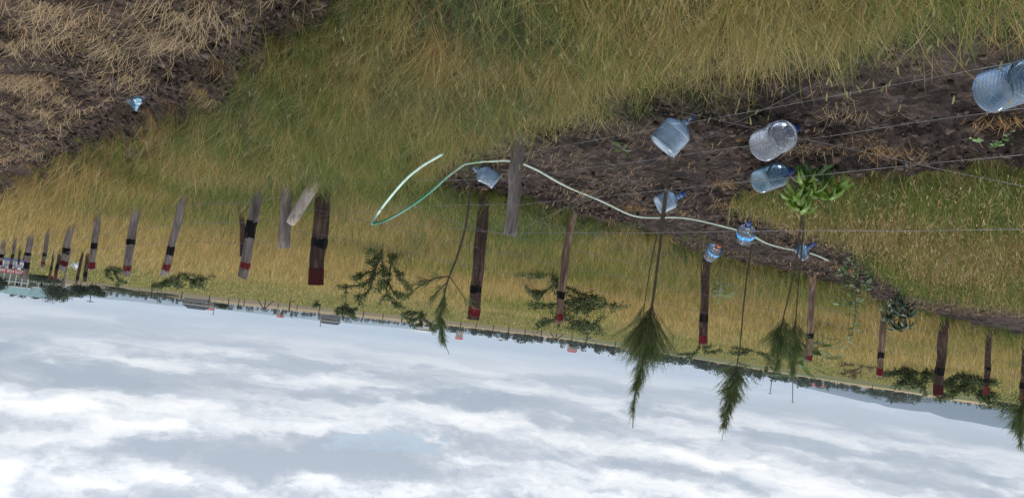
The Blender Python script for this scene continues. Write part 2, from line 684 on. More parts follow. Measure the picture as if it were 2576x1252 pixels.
# ------------------------------------------------------------------ the land (one sheet to the horizon)
def make_ground():
    az_in = np.linspace(-0.72, 0.72, 440)
    az_out = np.linspace(0.72, 2 * math.pi - 0.72, 64)[1:-1]
    az = np.concatenate([az_in, az_out])
    r = [0.35]
    while r[-1] < 2.2:
        r.append(r[-1] * 1.12)
    while r[-1] < 20:
        r.append(r[-1] * 1.0058)
    while r[-1] < 90:
        r.append(r[-1] * 1.016)
    while r[-1] < 14000:
        r.append(r[-1] * 1.08)
    r = np.array(r)
    A, R = np.meshgrid(az, r)
    x, y = R * np.sin(A), R * np.cos(A)
    z = land_z(x.ravel(), y.ravel()).reshape(x.shape)
    na, nr = len(az), len(r)
    V = np.stack([x, y, z], -1).reshape(-1, 3)
    V = np.concatenate([V, [[0, 0, 0.0]]])
    i, j = np.meshgrid(np.arange(nr - 1), np.arange(na), indexing='ij')
    j2 = (j + 1) % na
    q = np.stack([i * na + j, (i + 1) * na + j, (i + 1) * na + j2, i * na + j2], -1).reshape(-1, 4)
    c = len(V) - 1
    tri = np.stack([np.full(na, c), np.arange(na), (np.arange(na) + 1) % na], -1)
    flat = np.concatenate([q.ravel(), tri.ravel()])
    tot = np.concatenate([np.full(len(q), 4), np.full(na, 3)])
    st = np.concatenate([[0], np.cumsum(tot)[:-1]])
    # what the ground is made of: red = bare soil, green = straw litter, blue = far ploughed land
    col = np.zeros((len(V), 3))
    bare, side, corner, straw = zones(V[:, 0], V[:, 1])
    rr = np.hypot(V[:, 0], V[:, 1])
    col[:, 0] = np.where(bare | straw, 1, np.where(rr < 11, 0.75, 0.45) * (1 - sstep(14, 40, rr)))
    col[:, 1] = np.where(straw, 1, 0)
    col[:, 2] = sstep(150, 175, rr)
    m, n, l, b = new_mat("earth")
    a = n.new("ShaderNodeAttribute")
    a.attribute_name = "col"
    sp = n.new("ShaderNodeSeparateColor")
    l.new(a.outputs['Color'], sp.inputs[0])
    g = n.new("ShaderNodeNewGeometry")
    pos = g.outputs['Position']
    n1 = noise(n, l, pos, 0.9, 6, 0.6)
    n2 = noise(n, l, pos, 8, 9, 0.72)
    n3 = noise(n, l, pos, 70, 5, 0.7)
    soilc = ramp(n, l, math_node(n, l, 'MULTIPLY_ADD', n2, 0.75, math_node(n, l, 'MULTIPLY', n1, 0.28)),
                 [(0.40, (.014, .010, .009)), (0.50, (.046, .033, .029)), (0.60, (.098, .073, .062))], 'LINEAR')
    # every clod has its own shade
    vc = n.new("ShaderNodeTexVoronoi")
    vc.inputs['Scale'].default_value = 7.5
    wv = n.new("ShaderNodeVectorMath")
    wv.operation = 'MULTIPLY_ADD'
    l.new(n2, wv.inputs[0])
    wv.inputs[1].default_value = (.22, .22, .0)
    l.new(pos, wv.inputs[2])
    l.new(wv.outputs[0], vc.inputs['Vector'])
    vs_c = n.new("ShaderNodeSeparateColor")
    l.new(vc.outputs['Color'], vs_c.inputs[0])
    soilc = mixc(n, l, math_node(n, l, 'MULTIPLY', ramp(n, l, vs_c.outputs[0], [(.35, (0, 0, 0)), (.8, (1, 1, 1))]), .6), soilc, (.013, .010, .009))
    # dry crusted patches are paler
    crust = ramp(n, l, noise(n, l, pos, 0.65, 5, 0.6), [(0.52, (0, 0, 0)), (0.64, (1, 1, 1))])
    soilc = mixc(n, l, math_node(n, l, 'MULTIPLY', crust, 0.38), soilc, (.100, .079, .071))
    litter = ramp(n, l, n3, [(0.50, (0, 0, 0)), (0.62, (1, 1, 1))])
    strawc = mixc(n, l, math_node(n, l, 'MULTIPLY', litter, 0.5), soilc, (.24, .17, .10))
    soil2 = mixc(n, l, sp.outputs[1], soilc, strawc)
    fields = noise(n, l, pos, 0.05, 5, 0.6)
    grassc = ramp(n, l, fields, [(0.35, (.115, .110, .035)), (0.5, (.175, .145, .050)), (0.68, (.235, .175, .068))], 'LINEAR')
    grassc = mixc(n, l, math_node(n, l, 'MULTIPLY', n3, 0.45), grassc, (.07, .065, .03))
    mp = n.new("ShaderNodeMapping")
    mp.inputs['Scale'].default_value = (0.0035, 0.009, 0.0)
    l.new(pos, mp.inputs[0])
    vor = n.new("ShaderNodeTexVoronoi")
    vor.inputs['Scale'].default_value = 1.0
    l.new(mp.outputs[0], vor.inputs['Vector'])
    sc2 = n.new("ShaderNodeSeparateColor")
    l.new(vor.outputs['Color'], sc2.inputs[0])
    farc = ramp(n, l, sc2.outputs[0], [(0.0, (.30, .23, .13)), (0.3, (.13, .105, .06)), (0.55, (.24, .18, .10)),
                                       (0.8, (.09, .10, .04)), (1.0, (.19, .14, .08))], 'CONSTANT')
    gf = mixc(n, l, sp.outputs[2], grassc, farc)
    allc = mixc(n, l, sp.outputs[0], gf, soil2)
    l.new(allc, b.inputs['Base Color'])
    b.inputs['Roughness'].default_value = 0.95
    b.inputs['Specular IOR Level'].default_value = 0.1
    bn = n.new("ShaderNodeBump")
    bn.inputs['Strength'].default_value = 1.0
    bn.inputs['Distance'].default_value = 0.06
    vr = n.new("ShaderNodeTexVoronoi")
    vr.feature = 'F1'
    vr.inputs['Scale'].default_value = 26
    wp = n.new("ShaderNodeVectorMath")
    wp.operation = 'MULTIPLY_ADD'
    l.new(n2, wp.inputs[0])
    wp.inputs[1].default_value = (.12, .12, .12)
    l.new(pos, wp.inputs[2])
    l.new(wp.outputs[0], vr.inputs['Vector'])
    hgt = math_node(n, l, 'ADD', math_node(n, l, 'MULTIPLY', n2, 1.0), math_node(n, l, 'MULTIPLY', vr.outputs['Distance'], -0.5))
    hgt = math_node(n, l, 'ADD', hgt, math_node(n, l, 'MULTIPLY', n3, 0.35))
    l.new(hgt, bn.inputs['Height'])
    l.new(bn.outputs[0], b.inputs['Normal'])
    o = mesh_arrays("ground", V, flat, st, tot, m, col, smooth=True)
    tag(o, "dark bare soil and dry field reaching the horizon", "ground", kind="structure")


make_ground()


# hills on the skyline
def make_hills(name, label, prof, dist, depthm, col, seed):
    xs = np.array([p[0] for p in prof], float)
    ys = np.array([p[1] for p in prof], float)
    X = np.linspace(xs[0], xs[-1], 160)
    Y = np.interp(X, xs, ys)
    mb_v, mb_f = [], []
    rows = 9
    for k in range(rows):
        t = k / (rows - 1)
        for i in range(len(X)):
            v = rays(X[i], Y[i])
            hd = v[:2] / np.linalg.norm(v[:2])
            top = v[2] / np.linalg.norm(v[:2])
            d = dist + depthm * (t - 0.5) * 2
            zt = 1.7 + top * dist
            prof_h = math.cos((t - 0.5) * math.pi) ** 1.2
            zz_ = -5 + (zt + 5) * prof_h
            zz_ += (fbm(np.array(X[i] * .03), np.array(t * 7.0), 4, seed) - .5) * 0.20 * max(zt, 4) * math.sin(t * math.pi * 2) ** 2 * (1 if t != .5 else 0)
            mb_v.append((hd[0] * d, hd[1] * d, float(zz_)))
    n = len(X)
    for k in range(rows - 1):
        for i in range(n - 1):
            mb_f.append((k * n + i, k * n + i + 1, (k + 1) * n + i + 1, (k + 1) * n + i))
    mb = MB()
    mb.add(mb_v, mb_f)
    m = simple(name + "_cover", col, 0.95, 0.35, 0.004)
    o = mb.build(name, m, smooth=True)
    tag(o, label, "hills", kind="structure")


make_hills("hills", "blue hazy hills rising on the skyline beyond the field",
           [(1960, 952), (2035, 977), (2140, 1002), (2183, 1012), (2203, 1013), (2232, 1023), (2298, 1033), (2337, 1036),
            (2383, 1052), (2449, 1062), (2500, 1073), (2546, 1079), (2700, 1098), (2900, 1110), (3200, 1122), (3500, 1120)],
           5200, 700, (.02, .028, .035), 4)
make_hills("hills", "low pale ridge far behind the fields and tree line",
           [(-700, 640), (-300, 690), (0, 728), (150, 742), (330, 757), (420, 768), (560, 779), (800, 806), (1000, 824), (1300, 852), (1600, 888), (1960, 946)],
           7600, 500, (.06, .075, .05), 14)


# ------------------------------------------------------------------ grass, straw, litter
def sample_wedge(r0, r1, dens, half=0.68):
    area = half * (r1 * r1 - r0 * r0)
    n = int(area * dens)
    r = np.sqrt(RNG.uniform(r0 * r0, r1 * r1, n))
    a = RNG.uniform(-half, half, n)
    return r * np.sin(a), r * np.cos(a)


PAL = np.array([[.072, .128, .022], [.125, .182, .034], [.185, .190, .050], [.285, .230, .080], [.400, .295, .115],
                [.440, .350, .180], [.270, .150, .065]])


def pick_col(n, w):
    """w: (n,7) weights over the palette"""
    w = w / w.sum(1, keepdims=True)
    u = RNG.random(n)[:, None]
    idx = (np.cumsum(w, 1) < u).sum(1).clip(0, 6)
    c = PAL[idx] * RNG.uniform(.55, 1.3, (n, 1))
    return c * RNG.uniform(.93, 1.07, (n, 3))


def clump(x, y, cell, pull, seed=0):
    """draw points towards jittered tuft centres"""
    ix, iy = np.floor(x / cell), np.floor(y / cell)
    cx_ = (ix + .5 + (_hash(ix, iy, seed) - .5) * .9) * cell
    cy_ = (iy + .5 + (_hash(ix, iy, seed + 5) - .5) * .9) * cell
    k = pull * _hash(ix, iy, seed + 8)
    ca = _hash(ix, iy, seed + 11) * 2 * np.pi
    return x + (cx_ - x) * k, y + (cy_ - y) * k, ca, np.arctan2(x - cx_, y - cy_)


def near_grass():
    parts = []
    for (r0, r1, dens, w0, hh, cell) in ((2.3, 5.5, 3700, .0025, .31, .24), (5.5, 8.5, 2800, .0034, .35, .26),
                                        (8.5, 12, 1650, .0055, .37, .3), (12, 17, 620, .0090, .40, .25)):
        x, y = sample_wedge(r0, r1, dens)
        bare, side, corner, straw = zones(x, y)
        k = ~(bare | straw) & ~side
        x, y, corner = x[k], y[k], corner[k]
        x2, y2, ca, rad = clump(x, y, cell, .95, 2)
        bare, side, corner, straw = zones(x2, y2)
        k = ~(bare | straw) & ~side
        x2, y2, ca, rad, corner = x2[k], y2[k], ca[k], rad[k], corner[k]
        n = len(x2)
        p1 = fbm(x2 * .55, y2 * .55, 3, 31)            # green / dry patches
        p2 = fbm(x2 * 1.7 + 9, y2 * 1.7, 3, 37)
        dd = poly_dist(x2, y2, DITCH)
        edge = np.exp(-(dd / 0.9) ** 2)
        g = np.clip((p1 - .36) * 6.0, .06, 1)
        weed = fbm(x2 * 1.1 + 30, y2 * 1.1, 3, 55) > .60
        dry = 1 - g
        wts = np.stack([1.1 * g, 2.2 * g + .05, .9 + .3 * g, .35 + .5 * dry, .12 + .9 * dry, .08 + .8 * dry,
                        .10 + .45 * dry * (p2 > .5) + 2.6 * edge], 1)
        wts[corner, :3] += 1.2
        col = pick_col(n, wts)
        wk = weed & (RNG.random(n) < .6)
        col[wk] = np.array([.060, .100, .045]) * RNG.uniform(.6, 1.5, (wk.sum(), 1))
        h = hh * RNG.uniform(.45, 1.25, n) * (.70 + .7 * p2)
        h = np.where(dd < .55, h * .6, h)
        az = np.where(RNG.random(n) < .5, rad, ca) + RNG.normal(0, .7, n)
        az = np.where(RNG.random(n) < .3, RNG.uniform(0, 6.28, n), az)
        lean = np.clip(RNG.beta(2.4, 1.5, n) * .99, .05, .985)
        droop = RNG.uniform(0, .42, n) * lean
        B = np.stack([x2, y2, land_z(x2, y2) - .01], -1)
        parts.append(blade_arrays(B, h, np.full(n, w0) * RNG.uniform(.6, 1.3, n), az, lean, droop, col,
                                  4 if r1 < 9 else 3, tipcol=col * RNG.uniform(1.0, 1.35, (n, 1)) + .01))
    # taller feathery clumps that arch over their neighbours and over the soil edge
    x, y = sample_wedge(2.4, 10.5, 26)
    bare, side, corner, straw = zones(x, y)
    k = ~(bare | straw | side) & (fbm(x * .8 + 12, y * .8, 2, 131) > .47)
    cx0, cy0 = x[k], y[k]
    m_ = 46
    cx1, cy1 = np.repeat(cx0, m_), np.repeat(cy0, m_)
    n = len(cx1)
    ca0 = np.repeat(RNG.uniform(0, 6.28, len(cx0)), m_)
    ch = np.repeat(RNG.uniform(.34, .62, len(cx0)), m_)
    B = np.stack([cx1 + RNG.normal(0, .035, n), cy1 + RNG.normal(0, .035, n), np.zeros(n)], -1)
    B[:, 2] = land_z(B[:, 0], B[:, 1])
    gsel = np.repeat(RNG.random(len(cx0)), m_)
    cc = np.where((gsel < .45)[:, None], np.array([[.13, .175, .045]]), np.where((gsel < .8)[:, None], np.array([[.22, .21, .065]]), np.array([[.36, .28, .12]]))) * RNG.uniform(.55, 1.3, (n, 1))
    dstn = np.hypot(cx1, cy1)
    parts.append(blade_arrays(B, ch * RNG.uniform(.5, 1.15, n), .00040 * np.maximum(dstn, 4.5) * RNG.uniform(.7, 1.3, n), ca0 + RNG.normal(0, 1.0, n), np.clip(RNG.beta(2, 2, n), .1, .95),
                              RNG.uniform(.05, .45, n), cc, 4))
    # ragged margin: loose clumps straddling the edges of the bare ground
    for poly, cnt, spread, hh0, cols, m2 in ((SOIL_NEAR, 210, .22, .34, ([.13, .18, .045], [.24, .22, .07], [.38, .30, .13]), 34), (DITCH_EDGE, 130, .16, .24, ([.27, .16, .07], [.36, .26, .12], [.16, .18, .05]), 30),
                                             (SIDE_EDGE, 120, .18, .20, ([.34, .26, .12], [.16, .19, .05], [.26, .2, .08]), 26), (SOIL_FAR, 150, .25, .30, ([.11, .16, .04], [.2, .2, .06], [.3, .24, .1]), 26)):
        seg = np.linalg.norm(np.diff(poly, axis=0), axis=1)
        si = RNG.choice(len(seg), cnt, p=seg / seg.sum())
        tt = RNG.random(cnt)
        c0 = poly[si] * (1 - tt[:, None]) + poly[si + 1] * tt[:, None] + RNG.normal(0, spread, (cnt, 2))
        c1_ = np.repeat(c0, m2, 0)
        n = len(c1_)
        B = np.stack([c1_[:, 0] + RNG.normal(0, .04, n), c1_[:, 1] + RNG.normal(0, .04, n), np.zeros(n)], -1)
        B[:, 2] = land_z(B[:, 0], B[:, 1])
        cs = np.array(cols)[np.repeat(RNG.integers(0, 3, cnt), m2)] * RNG.uniform(.5, 1.3, (n, 1))
        parts.append(blade_arrays(B, hh0 * np.repeat(RNG.uniform(.5, 1.3, cnt), m2) * RNG.uniform(.5, 1.1, n), .00042 * np.maximum(np.hypot(B[:, 0], B[:, 1]), 4.5) * RNG.uniform(.7, 1.3, n),
                                  RNG.uniform(0, 6.28, n), np.clip(RNG.beta(2.2, 1.7, n), .1, .97), RNG.uniform(.05, .45, n), cs, 4))
    # dead stems lying criss-cross in the grass
    x, y = sample_wedge(2.6, 10.5, 420)
    bare, side, corner, straw = zones(x, y)
    k = ~(bare | straw | side)
    x, y = x[k], y[k]
    n = len(x)
    B = np.stack([x, y, land_z(x, y) + RNG.uniform(.02, .26, n)], -1)
    az = RNG.uniform(0, 6.28, n)
    cc = np.array([.32, .25, .10]) * RNG.uniform(.45, 1.25, (n, 1)) * RNG.uniform(.92, 1.08, (n, 3))
    gk = RNG.random(n) < .45
    cc[gk] = np.array([.20, .21, .06]) * RNG.uniform(.7, 1.2, (gk.sum(), 1))
    parts.append(blade_arrays(B, RNG.uniform(.10, .36, n), .00044 * np.hypot(x, y) * RNG.uniform(.7, 1.3, n), az, RNG.uniform(.8, 1.0, n), RNG.uniform(-.2, .5, n), cc, 3, face=az + np.pi / 2))
    V, F, S, T, Cc = merge(parts)
    o = mesh_arrays("grass", V, F, S, T, M_GRASS, Cc)
    tag(o, "knee-high green and straw-coloured grass around the grey post", "grass", kind="stuff")


def side_grass():
    parts = []
    x, y = sample_wedge(3.0, 16, 1500)
    bare, side, corner, straw = zones(x, y)
    x, y = x[side], y[side]
    keep = RNG.random(len(x)) < np.clip(9 / np.hypot(x, y), .35, 1)
    x, y = x[keep], y[keep]
    x2, y2, ca, rad = clump(x, y, .2, .6, 4)
    n = len(x2)
    p1 = fbm(x2 * .9, y2 * .9, 3, 71)
    g = np.clip((p1 - .42) * 6, 0, 1)
    wts = np.stack([1.5 * g + .4, 2.0 * g + .4, 1.0 + 0 * g, .6 + 0 * g, .55 - .3 * g, .6 - .4 * g, .8 - .5 * g], 1)
    col = pick_col(n, wts)
    h = .32 * RNG.uniform(.4, 1.2, n) * (.6 + .7 * p1)
    B = np.stack([x2, y2, land_z(x2, y2) - .01], -1)
    lean = np.clip(RNG.beta(2, 2, n), .05, .97)
    r = np.hypot(x2, y2)
    parts.append(blade_arrays(B, h, .0007 * r * RNG.uniform(.7, 1.3, n), np.where(RNG.random(n) < .6, rad, ca), lean, .2 * lean, col, 3))
    # dry leaf-like bracts caught in the grass
    k = RNG.choice(n, 9500, replace=False)
    B2 = B[k] + np.stack([RNG.normal(0, .05, 9500), RNG.normal(0, .05, 9500), RNG.uniform(.05, .24, 9500)], -1)
    c2 = np.array([.42, .33, .17]) * RNG.uniform(.6, 1.2, (9500, 1))
    parts.append(blade_arrays(B2, RNG.uniform(.03, .06, 9500), .009 * RNG.uniform(.6, 1.2, 9500), RNG.uniform(0, 6.28, 9500),
                              RNG.uniform(.4, .97, 9500), RNG.uniform(0, .5, 9500), c2, 3))
    V, F, S, T, Cc = merge(parts)
    o = mesh_arrays("grass", V, F, S, T, M_GRASS, Cc)
    tag(o, "low dry leafy grass growing between the bottles and the far fence", "grass", kind="stuff")


def field_grass():
    parts = []
    for (r0, r1, dens, w0, hh) in ((12, 17, 420, .010, .5), (17, 28, 230, .017, .5), (28, 50, 62, .032, .5), (50, 90, 16, .065, .5), (90, 160, 4.2, .15, .5)):
        x, y = sample_wedge(r0, r1, dens)
        bare, side, corner, straw = zones(x, y)
        k = ~(bare | straw | side)
        x, y = x[k], y[k]
        n = len(x)
        r = np.hypot(x, y)
        p1 = fbm(x * .16, y * .16, 4, 41)
        p2 = fbm(x * .7, y * .7, 3, 47)
        ds = poly_dist(x, y, SOIL_FAR)
        g = np.clip((p1 - .52) * 5 + (p2 - .5) * 1.2 + 1.25 * np.exp(-(ds / 1.5) ** 2), 0, 1) * .9
        far = sstep(40, 90, r)
        g = g * (1 - far) + .35 * far
        dry = 1 - g
        wts = np.stack([.25 * g, .7 * g, .9 * g + .35 * far + .15, .55 + .7 * dry + .3 * far, .25 + 1.2 * dry * (1 - .5 * far), .12 + .4 * dry * (1 - far), .35 * dry * (1 - far)], 1)
        col = pick_col(n, wts)
        h = hh * RNG.uniform(.5, 1.15, n) * (.7 + .5 * p2) * (1 - .35 * far)
        az = RNG.uniform(0, 6.28, n) * .55 + 1.2
        lean = np.clip(RNG.beta(2, 2.4, n), .05, .95)
        B = np.stack([x, y, land_z(x, y) - .02], -1)
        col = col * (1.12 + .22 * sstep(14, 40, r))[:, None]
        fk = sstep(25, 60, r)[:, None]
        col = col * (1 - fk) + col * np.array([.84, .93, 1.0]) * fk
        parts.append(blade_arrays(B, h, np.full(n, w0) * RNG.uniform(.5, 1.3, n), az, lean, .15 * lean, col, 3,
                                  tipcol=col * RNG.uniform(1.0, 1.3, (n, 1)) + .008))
    V, F, S, T, Cc = merge(parts)
    o = mesh_arrays("field_grass", V, F, S, T, M_GRASS, Cc)
    tag(o, "tall golden olive grass filling the field behind the fence", "grass", kind="stuff")


def straw_litter():
    parts = []
    # flattened dry straw over the black soil near the ditch
    x, y = sample_wedge(3.0, 19, 1150)
    _, _, _, straw = zones(x, y)
    x, y = x[straw], y[straw]
    dd = poly_dist(x, y, DITCH)
    pn = fbm(x * 1.3, y * 1.3, 3, 61)
    keep = RNG.random(len(x)) < np.clip((pn - .34) * 3.2, .10, 1) * sstep(.15, .9, dd)
    x, y = x[keep], y[keep]
    x2, y2, ca, rad = clump(x, y, .42, .55, 6)
    n = len(x2)
    r = np.hypot(x2, y2)
    h = RNG.uniform(.04, .20, n) * (.5 + .9 * fbm(x2 * 1.3, y2 * 1.3, 3, 62))
    col = np.array([.44, .325, .19]) * RNG.uniform(.35, 1.25, (n, 1)) * RNG.uniform(.92, 1.08, (n, 3))
    rust = RNG.random(n) < .22
    col[rust] *= np.array([.9, .62, .5])
    az = np.where(RNG.random(n) < .55, RNG.uniform(0, 6.28, n), np.where(RNG.random(n) < .5, ca, 1.35 + RNG.normal(0, .7, n)))
    B = np.stack([x2, y2, land_z(x2, y2) + RNG.uniform(0, .035, n)], -1)
    lean = np.clip(RNG.beta(6, 1.3, n), .2, .995)
    parts.append(blade_arrays(B, h, .00056 * r * RNG.uniform(.6, 1.3, n), az, lean, RNG.uniform(.15, .5, n), col, 3,
                              face=az + np.pi / 2))
    # small scraps of dry straw on the tilled soil
    x, y = sample_wedge(3.0, 17, 260)
    bare, _, _, straw = zones(x, y)
    pn = fbm(x * 1.1 + 4, y * 1.1, 3, 66)
    k = bare & ~straw & (RNG.random(len(x)) < np.clip((pn - .36) * 3.5, .08, 1) * sstep(4.5, 9.5, np.hypot(x, y) + 1))
    x, y = x[k], y[k]
    n = len(x)
    r = np.hypot(x, y)
    col = np.array([.30, .215, .13]) * RNG.uniform(.5, 1.3, (n, 1))
    org = RNG.random(n) < .15
    col[org] = np.array([.38, .21, .07]) * RNG.uniform(.7, 1.2, (org.sum(), 1))
    B = np.stack([x, y, land_z(x, y) + .006], -1)
    az = RNG.normal(1.4, .9, n)
    parts.append(blade_arrays(B, RNG.uniform(.03, .15, n), .0008 * r * RNG.uniform(.6, 1.2, n), az, RNG.uniform(.85, .99, n),
                              RNG.uniform(.2, .45, n), col, 3, face=az + np.pi / 2))
    # tangled tufts of orange-brown straw
    for (px, py, s, c) in ((2270, 365, .10, 0), (2180, 355, .10, 0), (2125, 268, .12, 1), (1820, 450, .05, 0), (1840, 497, .11, 0), (1470, 470, .08, 1),
                           (1700, 590, .2, 1), (2035, 345, .10, 1), (1590, 510, .08, 0), (1565, 300, .16, 1), (2330, 750, .25, 1), (2120, 665, .15, 0),
                           (1960, 600, .15, 1), (1200, 470, .22, 0), (2510, 295, .07, 0), (2050, 560, .12, 0), (1900, 640, .2, 1), (2540, 60, .14, 0)):
        p = gp(px, py)
        n = 95
        B = np.stack([p[0] + RNG.normal(0, s, n), p[1] + RNG.normal(0, s * .8, n), np.zeros(n)], -1)
        B[:, 2] = land_z(B[:, 0], B[:, 1]) + RNG.uniform(.0, .05, n)
        cc = (np.array([.36, .225, .095]) if c == 0 else np.array([.33, .24, .145])) * RNG.uniform(.6, 1.2, (n, 1))
        parts.append(blade_arrays(B, RNG.uniform(.05, .16, n), np.full(n, .0034), RNG.uniform(0, 6.28, n), RNG.uniform(.7, .98, n),
                                  RNG.uniform(.0, .4, n), cc, 4))
    V, F, S, T, Cc = merge(parts)
    o = mesh_arrays("straw_litter", V, F, S, T, M_GRASS, Cc)
    tag(o, "dry straw lying flattened over the black soil", "straw", kind="stuff")


def straw_tussocks():
    """the bigger bleached tussocks that stand out of the ploughed strip"""
    spots = [(470, 60, .24, .9), (420, 130, .26, 1.6), (130, 30, .2, 1.4), (60, 110, .2, 1.2), (250, 150, .2, 1.3), (60, 240, .2, 1.5),
             (310, 205, .2, 1.4), (130, 300, .2, 1.5), (550, 285, .2, 1.2), (700, 45, .13, 2.2), (90, 400, .2, 1.4)]
    parts = []
    for (px, py, h0, az0) in spots:
        p = gp(px, py)
        n = 230
        B = np.stack([p[0] + RNG.normal(0, .15, n), p[1] + RNG.normal(0, .13, n), np.zeros(n)], -1)
        B[:, 2] = land_z(B[:, 0], B[:, 1])
        cc = np.array([.46, .345, .20]) * RNG.uniform(.4, 1.25, (n, 1))
        parts.append(blade_arrays(B, h0 * RNG.uniform(.5, 1.4, n), np.full(n, .0030), az0 + RNG.normal(0, 1.0, n), RNG.uniform(.62, .99, n),
                                  RNG.uniform(.05, .35, n), cc, 4))
    V, F, S, T, Cc = merge(parts)
    o = mesh_arrays("straw_tussocks", V, F, S, T, M_GRASS, Cc)
    tag(o, "bleached straw tussocks flopped over the ploughed black strip", "straw", kind="stuff")


def seed_stalks():
    """tall thin stalks with pale seed heads in the near grass"""
    parts = []
    mbv = []
    roots = []
    for _ in range(170):
        px, py = RNG.uniform(1450, 2500), RNG.uniform(-260, 140)
        lim = np.interp(px, [1450, 1700, 2050, 2300, 2500], [240, 130, 60, -30, -80])
        if py < lim:
            roots.append((px, py))
    for _ in range(150):
        roots.append((RNG.uniform(600, 1500), RNG.uniform(-100, 250)))
    P0 = np.array([gp(*p) for p in roots])
    n = len(P0)
    h = RNG.uniform(.40, .78, n)
    az = RNG.uniform(0, 6.28, n)
    lean = RNG.uniform(.15, .75, n)
    droop = RNG.uniform(0, .25, n)
    col = np.where(RNG.random((n, 1)) < .5, np.array([[.30, .25, .08]]), np.array([[.17, .18, .05]])) * RNG.uniform(.8, 1.2, (n, 1))
    P0[:, 2] = land_z(P0[:, 0], P0[:, 1])
    parts.append(blade_arrays(P0, h, np.full(n, .0030), az, lean, droop, col, 4))
    tip = P0 + np.stack([np.sin(az) * lean * h, np.cos(az) * lean * h, (np.sqrt(np.clip(1 - lean ** 2 * .8, .02, 1)) - droop) * h], -1)
    for q in range(2):
        parts.append(blade_arrays(tip, np.full(n, -.034) + RNG.normal(0, .005, n), np.full(n, .0075), az + 2.2, RNG.uniform(.2, .6, n), np.zeros(n),
                                  np.array([[.36, .33, .16]]) * RNG.uniform(.7, 1.2, (n, 1)), 4, face=RNG.uniform(0, 6.28, n)))
    V, F, S, T, Cc = merge(parts)
    o = mesh_arrays("seeding_grass", V, F, S, T, M_GRASS, Cc)
    tag(o, "long thin grass stalks with pale seed heads over the soil", "grass", kind="stuff")


def soil_clods():
    """loose lumps of earth, each a small angular stone-like body"""
    ph = (1 + 5 ** .5) / 2
    ico = np.array([(-1, ph, 0), (1, ph, 0), (-1, -ph, 0), (1, -ph, 0), (0, -1, ph), (0, 1, ph), (0, -1, -ph), (0, 1, -ph), (ph, 0, -1), (ph, 0, 1), (-ph, 0, -1), (-ph, 0, 1)]) / 1.9
    fc = np.array([(0, 11, 5), (0, 5, 1), (0, 1, 7), (0, 7, 10), (0, 10, 11), (1, 5, 9), (5, 11, 4), (11, 10, 2), (10, 7, 6), (7, 1, 8), (3, 9, 4), (3, 4, 2), (3, 2, 6), (3, 6, 8), (3, 8, 9), (4, 9, 5), (2, 4, 11), (6, 2, 10), (8, 6, 7), (9, 8, 1)])
    x, y = sample_wedge(3.0, 15, 200)
    bare, side, corner, straw = zones(x, y)
    dd = poly_dist(x, y, DITCH)
    p = fbm(x * .9 + 3, y * .9, 2, 27)
    k = (bare & ~straw & (RNG.random(len(x)) < np.clip((p - .36) * 5, .10, 1))) | (straw & (RNG.random(len(x)) < np.where(dd < 1.0, 1.0, .35)))
    x, y = x[k], y[k]
    n = len(x)
    size = .009 + .026 * RNG.random(n) ** 3.0 + np.where(poly_dist(x, y, DITCH) < .8, .012 * RNG.random(n), 0)
    V = ico[None] * (1 + RNG.normal(0, .24, (n, 12, 1))) * size[:, None, None] * RNG.uniform(.7, 1.4, (n, 1, 3))
    V[:, :, 2] *= .75
    V = V + np.stack([x, y, land_z(x, y) + size * .25], -1)[:, None, :]
    F = (np.arange(n) * 12)[:, None, None] + fc[None]
    tot = np.full(n * 20, 3)
    st = np.arange(n * 20) * 3
    m, nn, l, b = new_mat("clod_earth")
    a = nn.new("ShaderNodeAttribute")
    a.attribute_name = "col"
    l.new(a.outputs['Color'], b.inputs['Base Color'])
    b.inputs['Roughness'].default_value = .95
    b.inputs['Specular IOR Level'].default_value = .1
    col = np.array([.064, .048, .042]) * RNG.uniform(.35, 1.5, (n, 1)) * RNG.uniform(.95, 1.05, (n, 3))
    o = mesh_arrays("soil_clods", V.reshape(-1, 3), F.ravel(), st, tot, m, np.repeat(col, 12, 0))
    tag(o, "loose dark clods of earth scattered over the tilled soil", "soil", kind="stuff")


soil_clods()
near_grass()
side_grass()
field_grass()
straw_litter()
straw_tussocks()
seed_stalks()


# ------------------------------------------------------------------ fence posts
def lerp_pts(a, b, n):
    return [a + (b - a) * t for t in np.linspace(0, 1, n)]


POSTS = {}


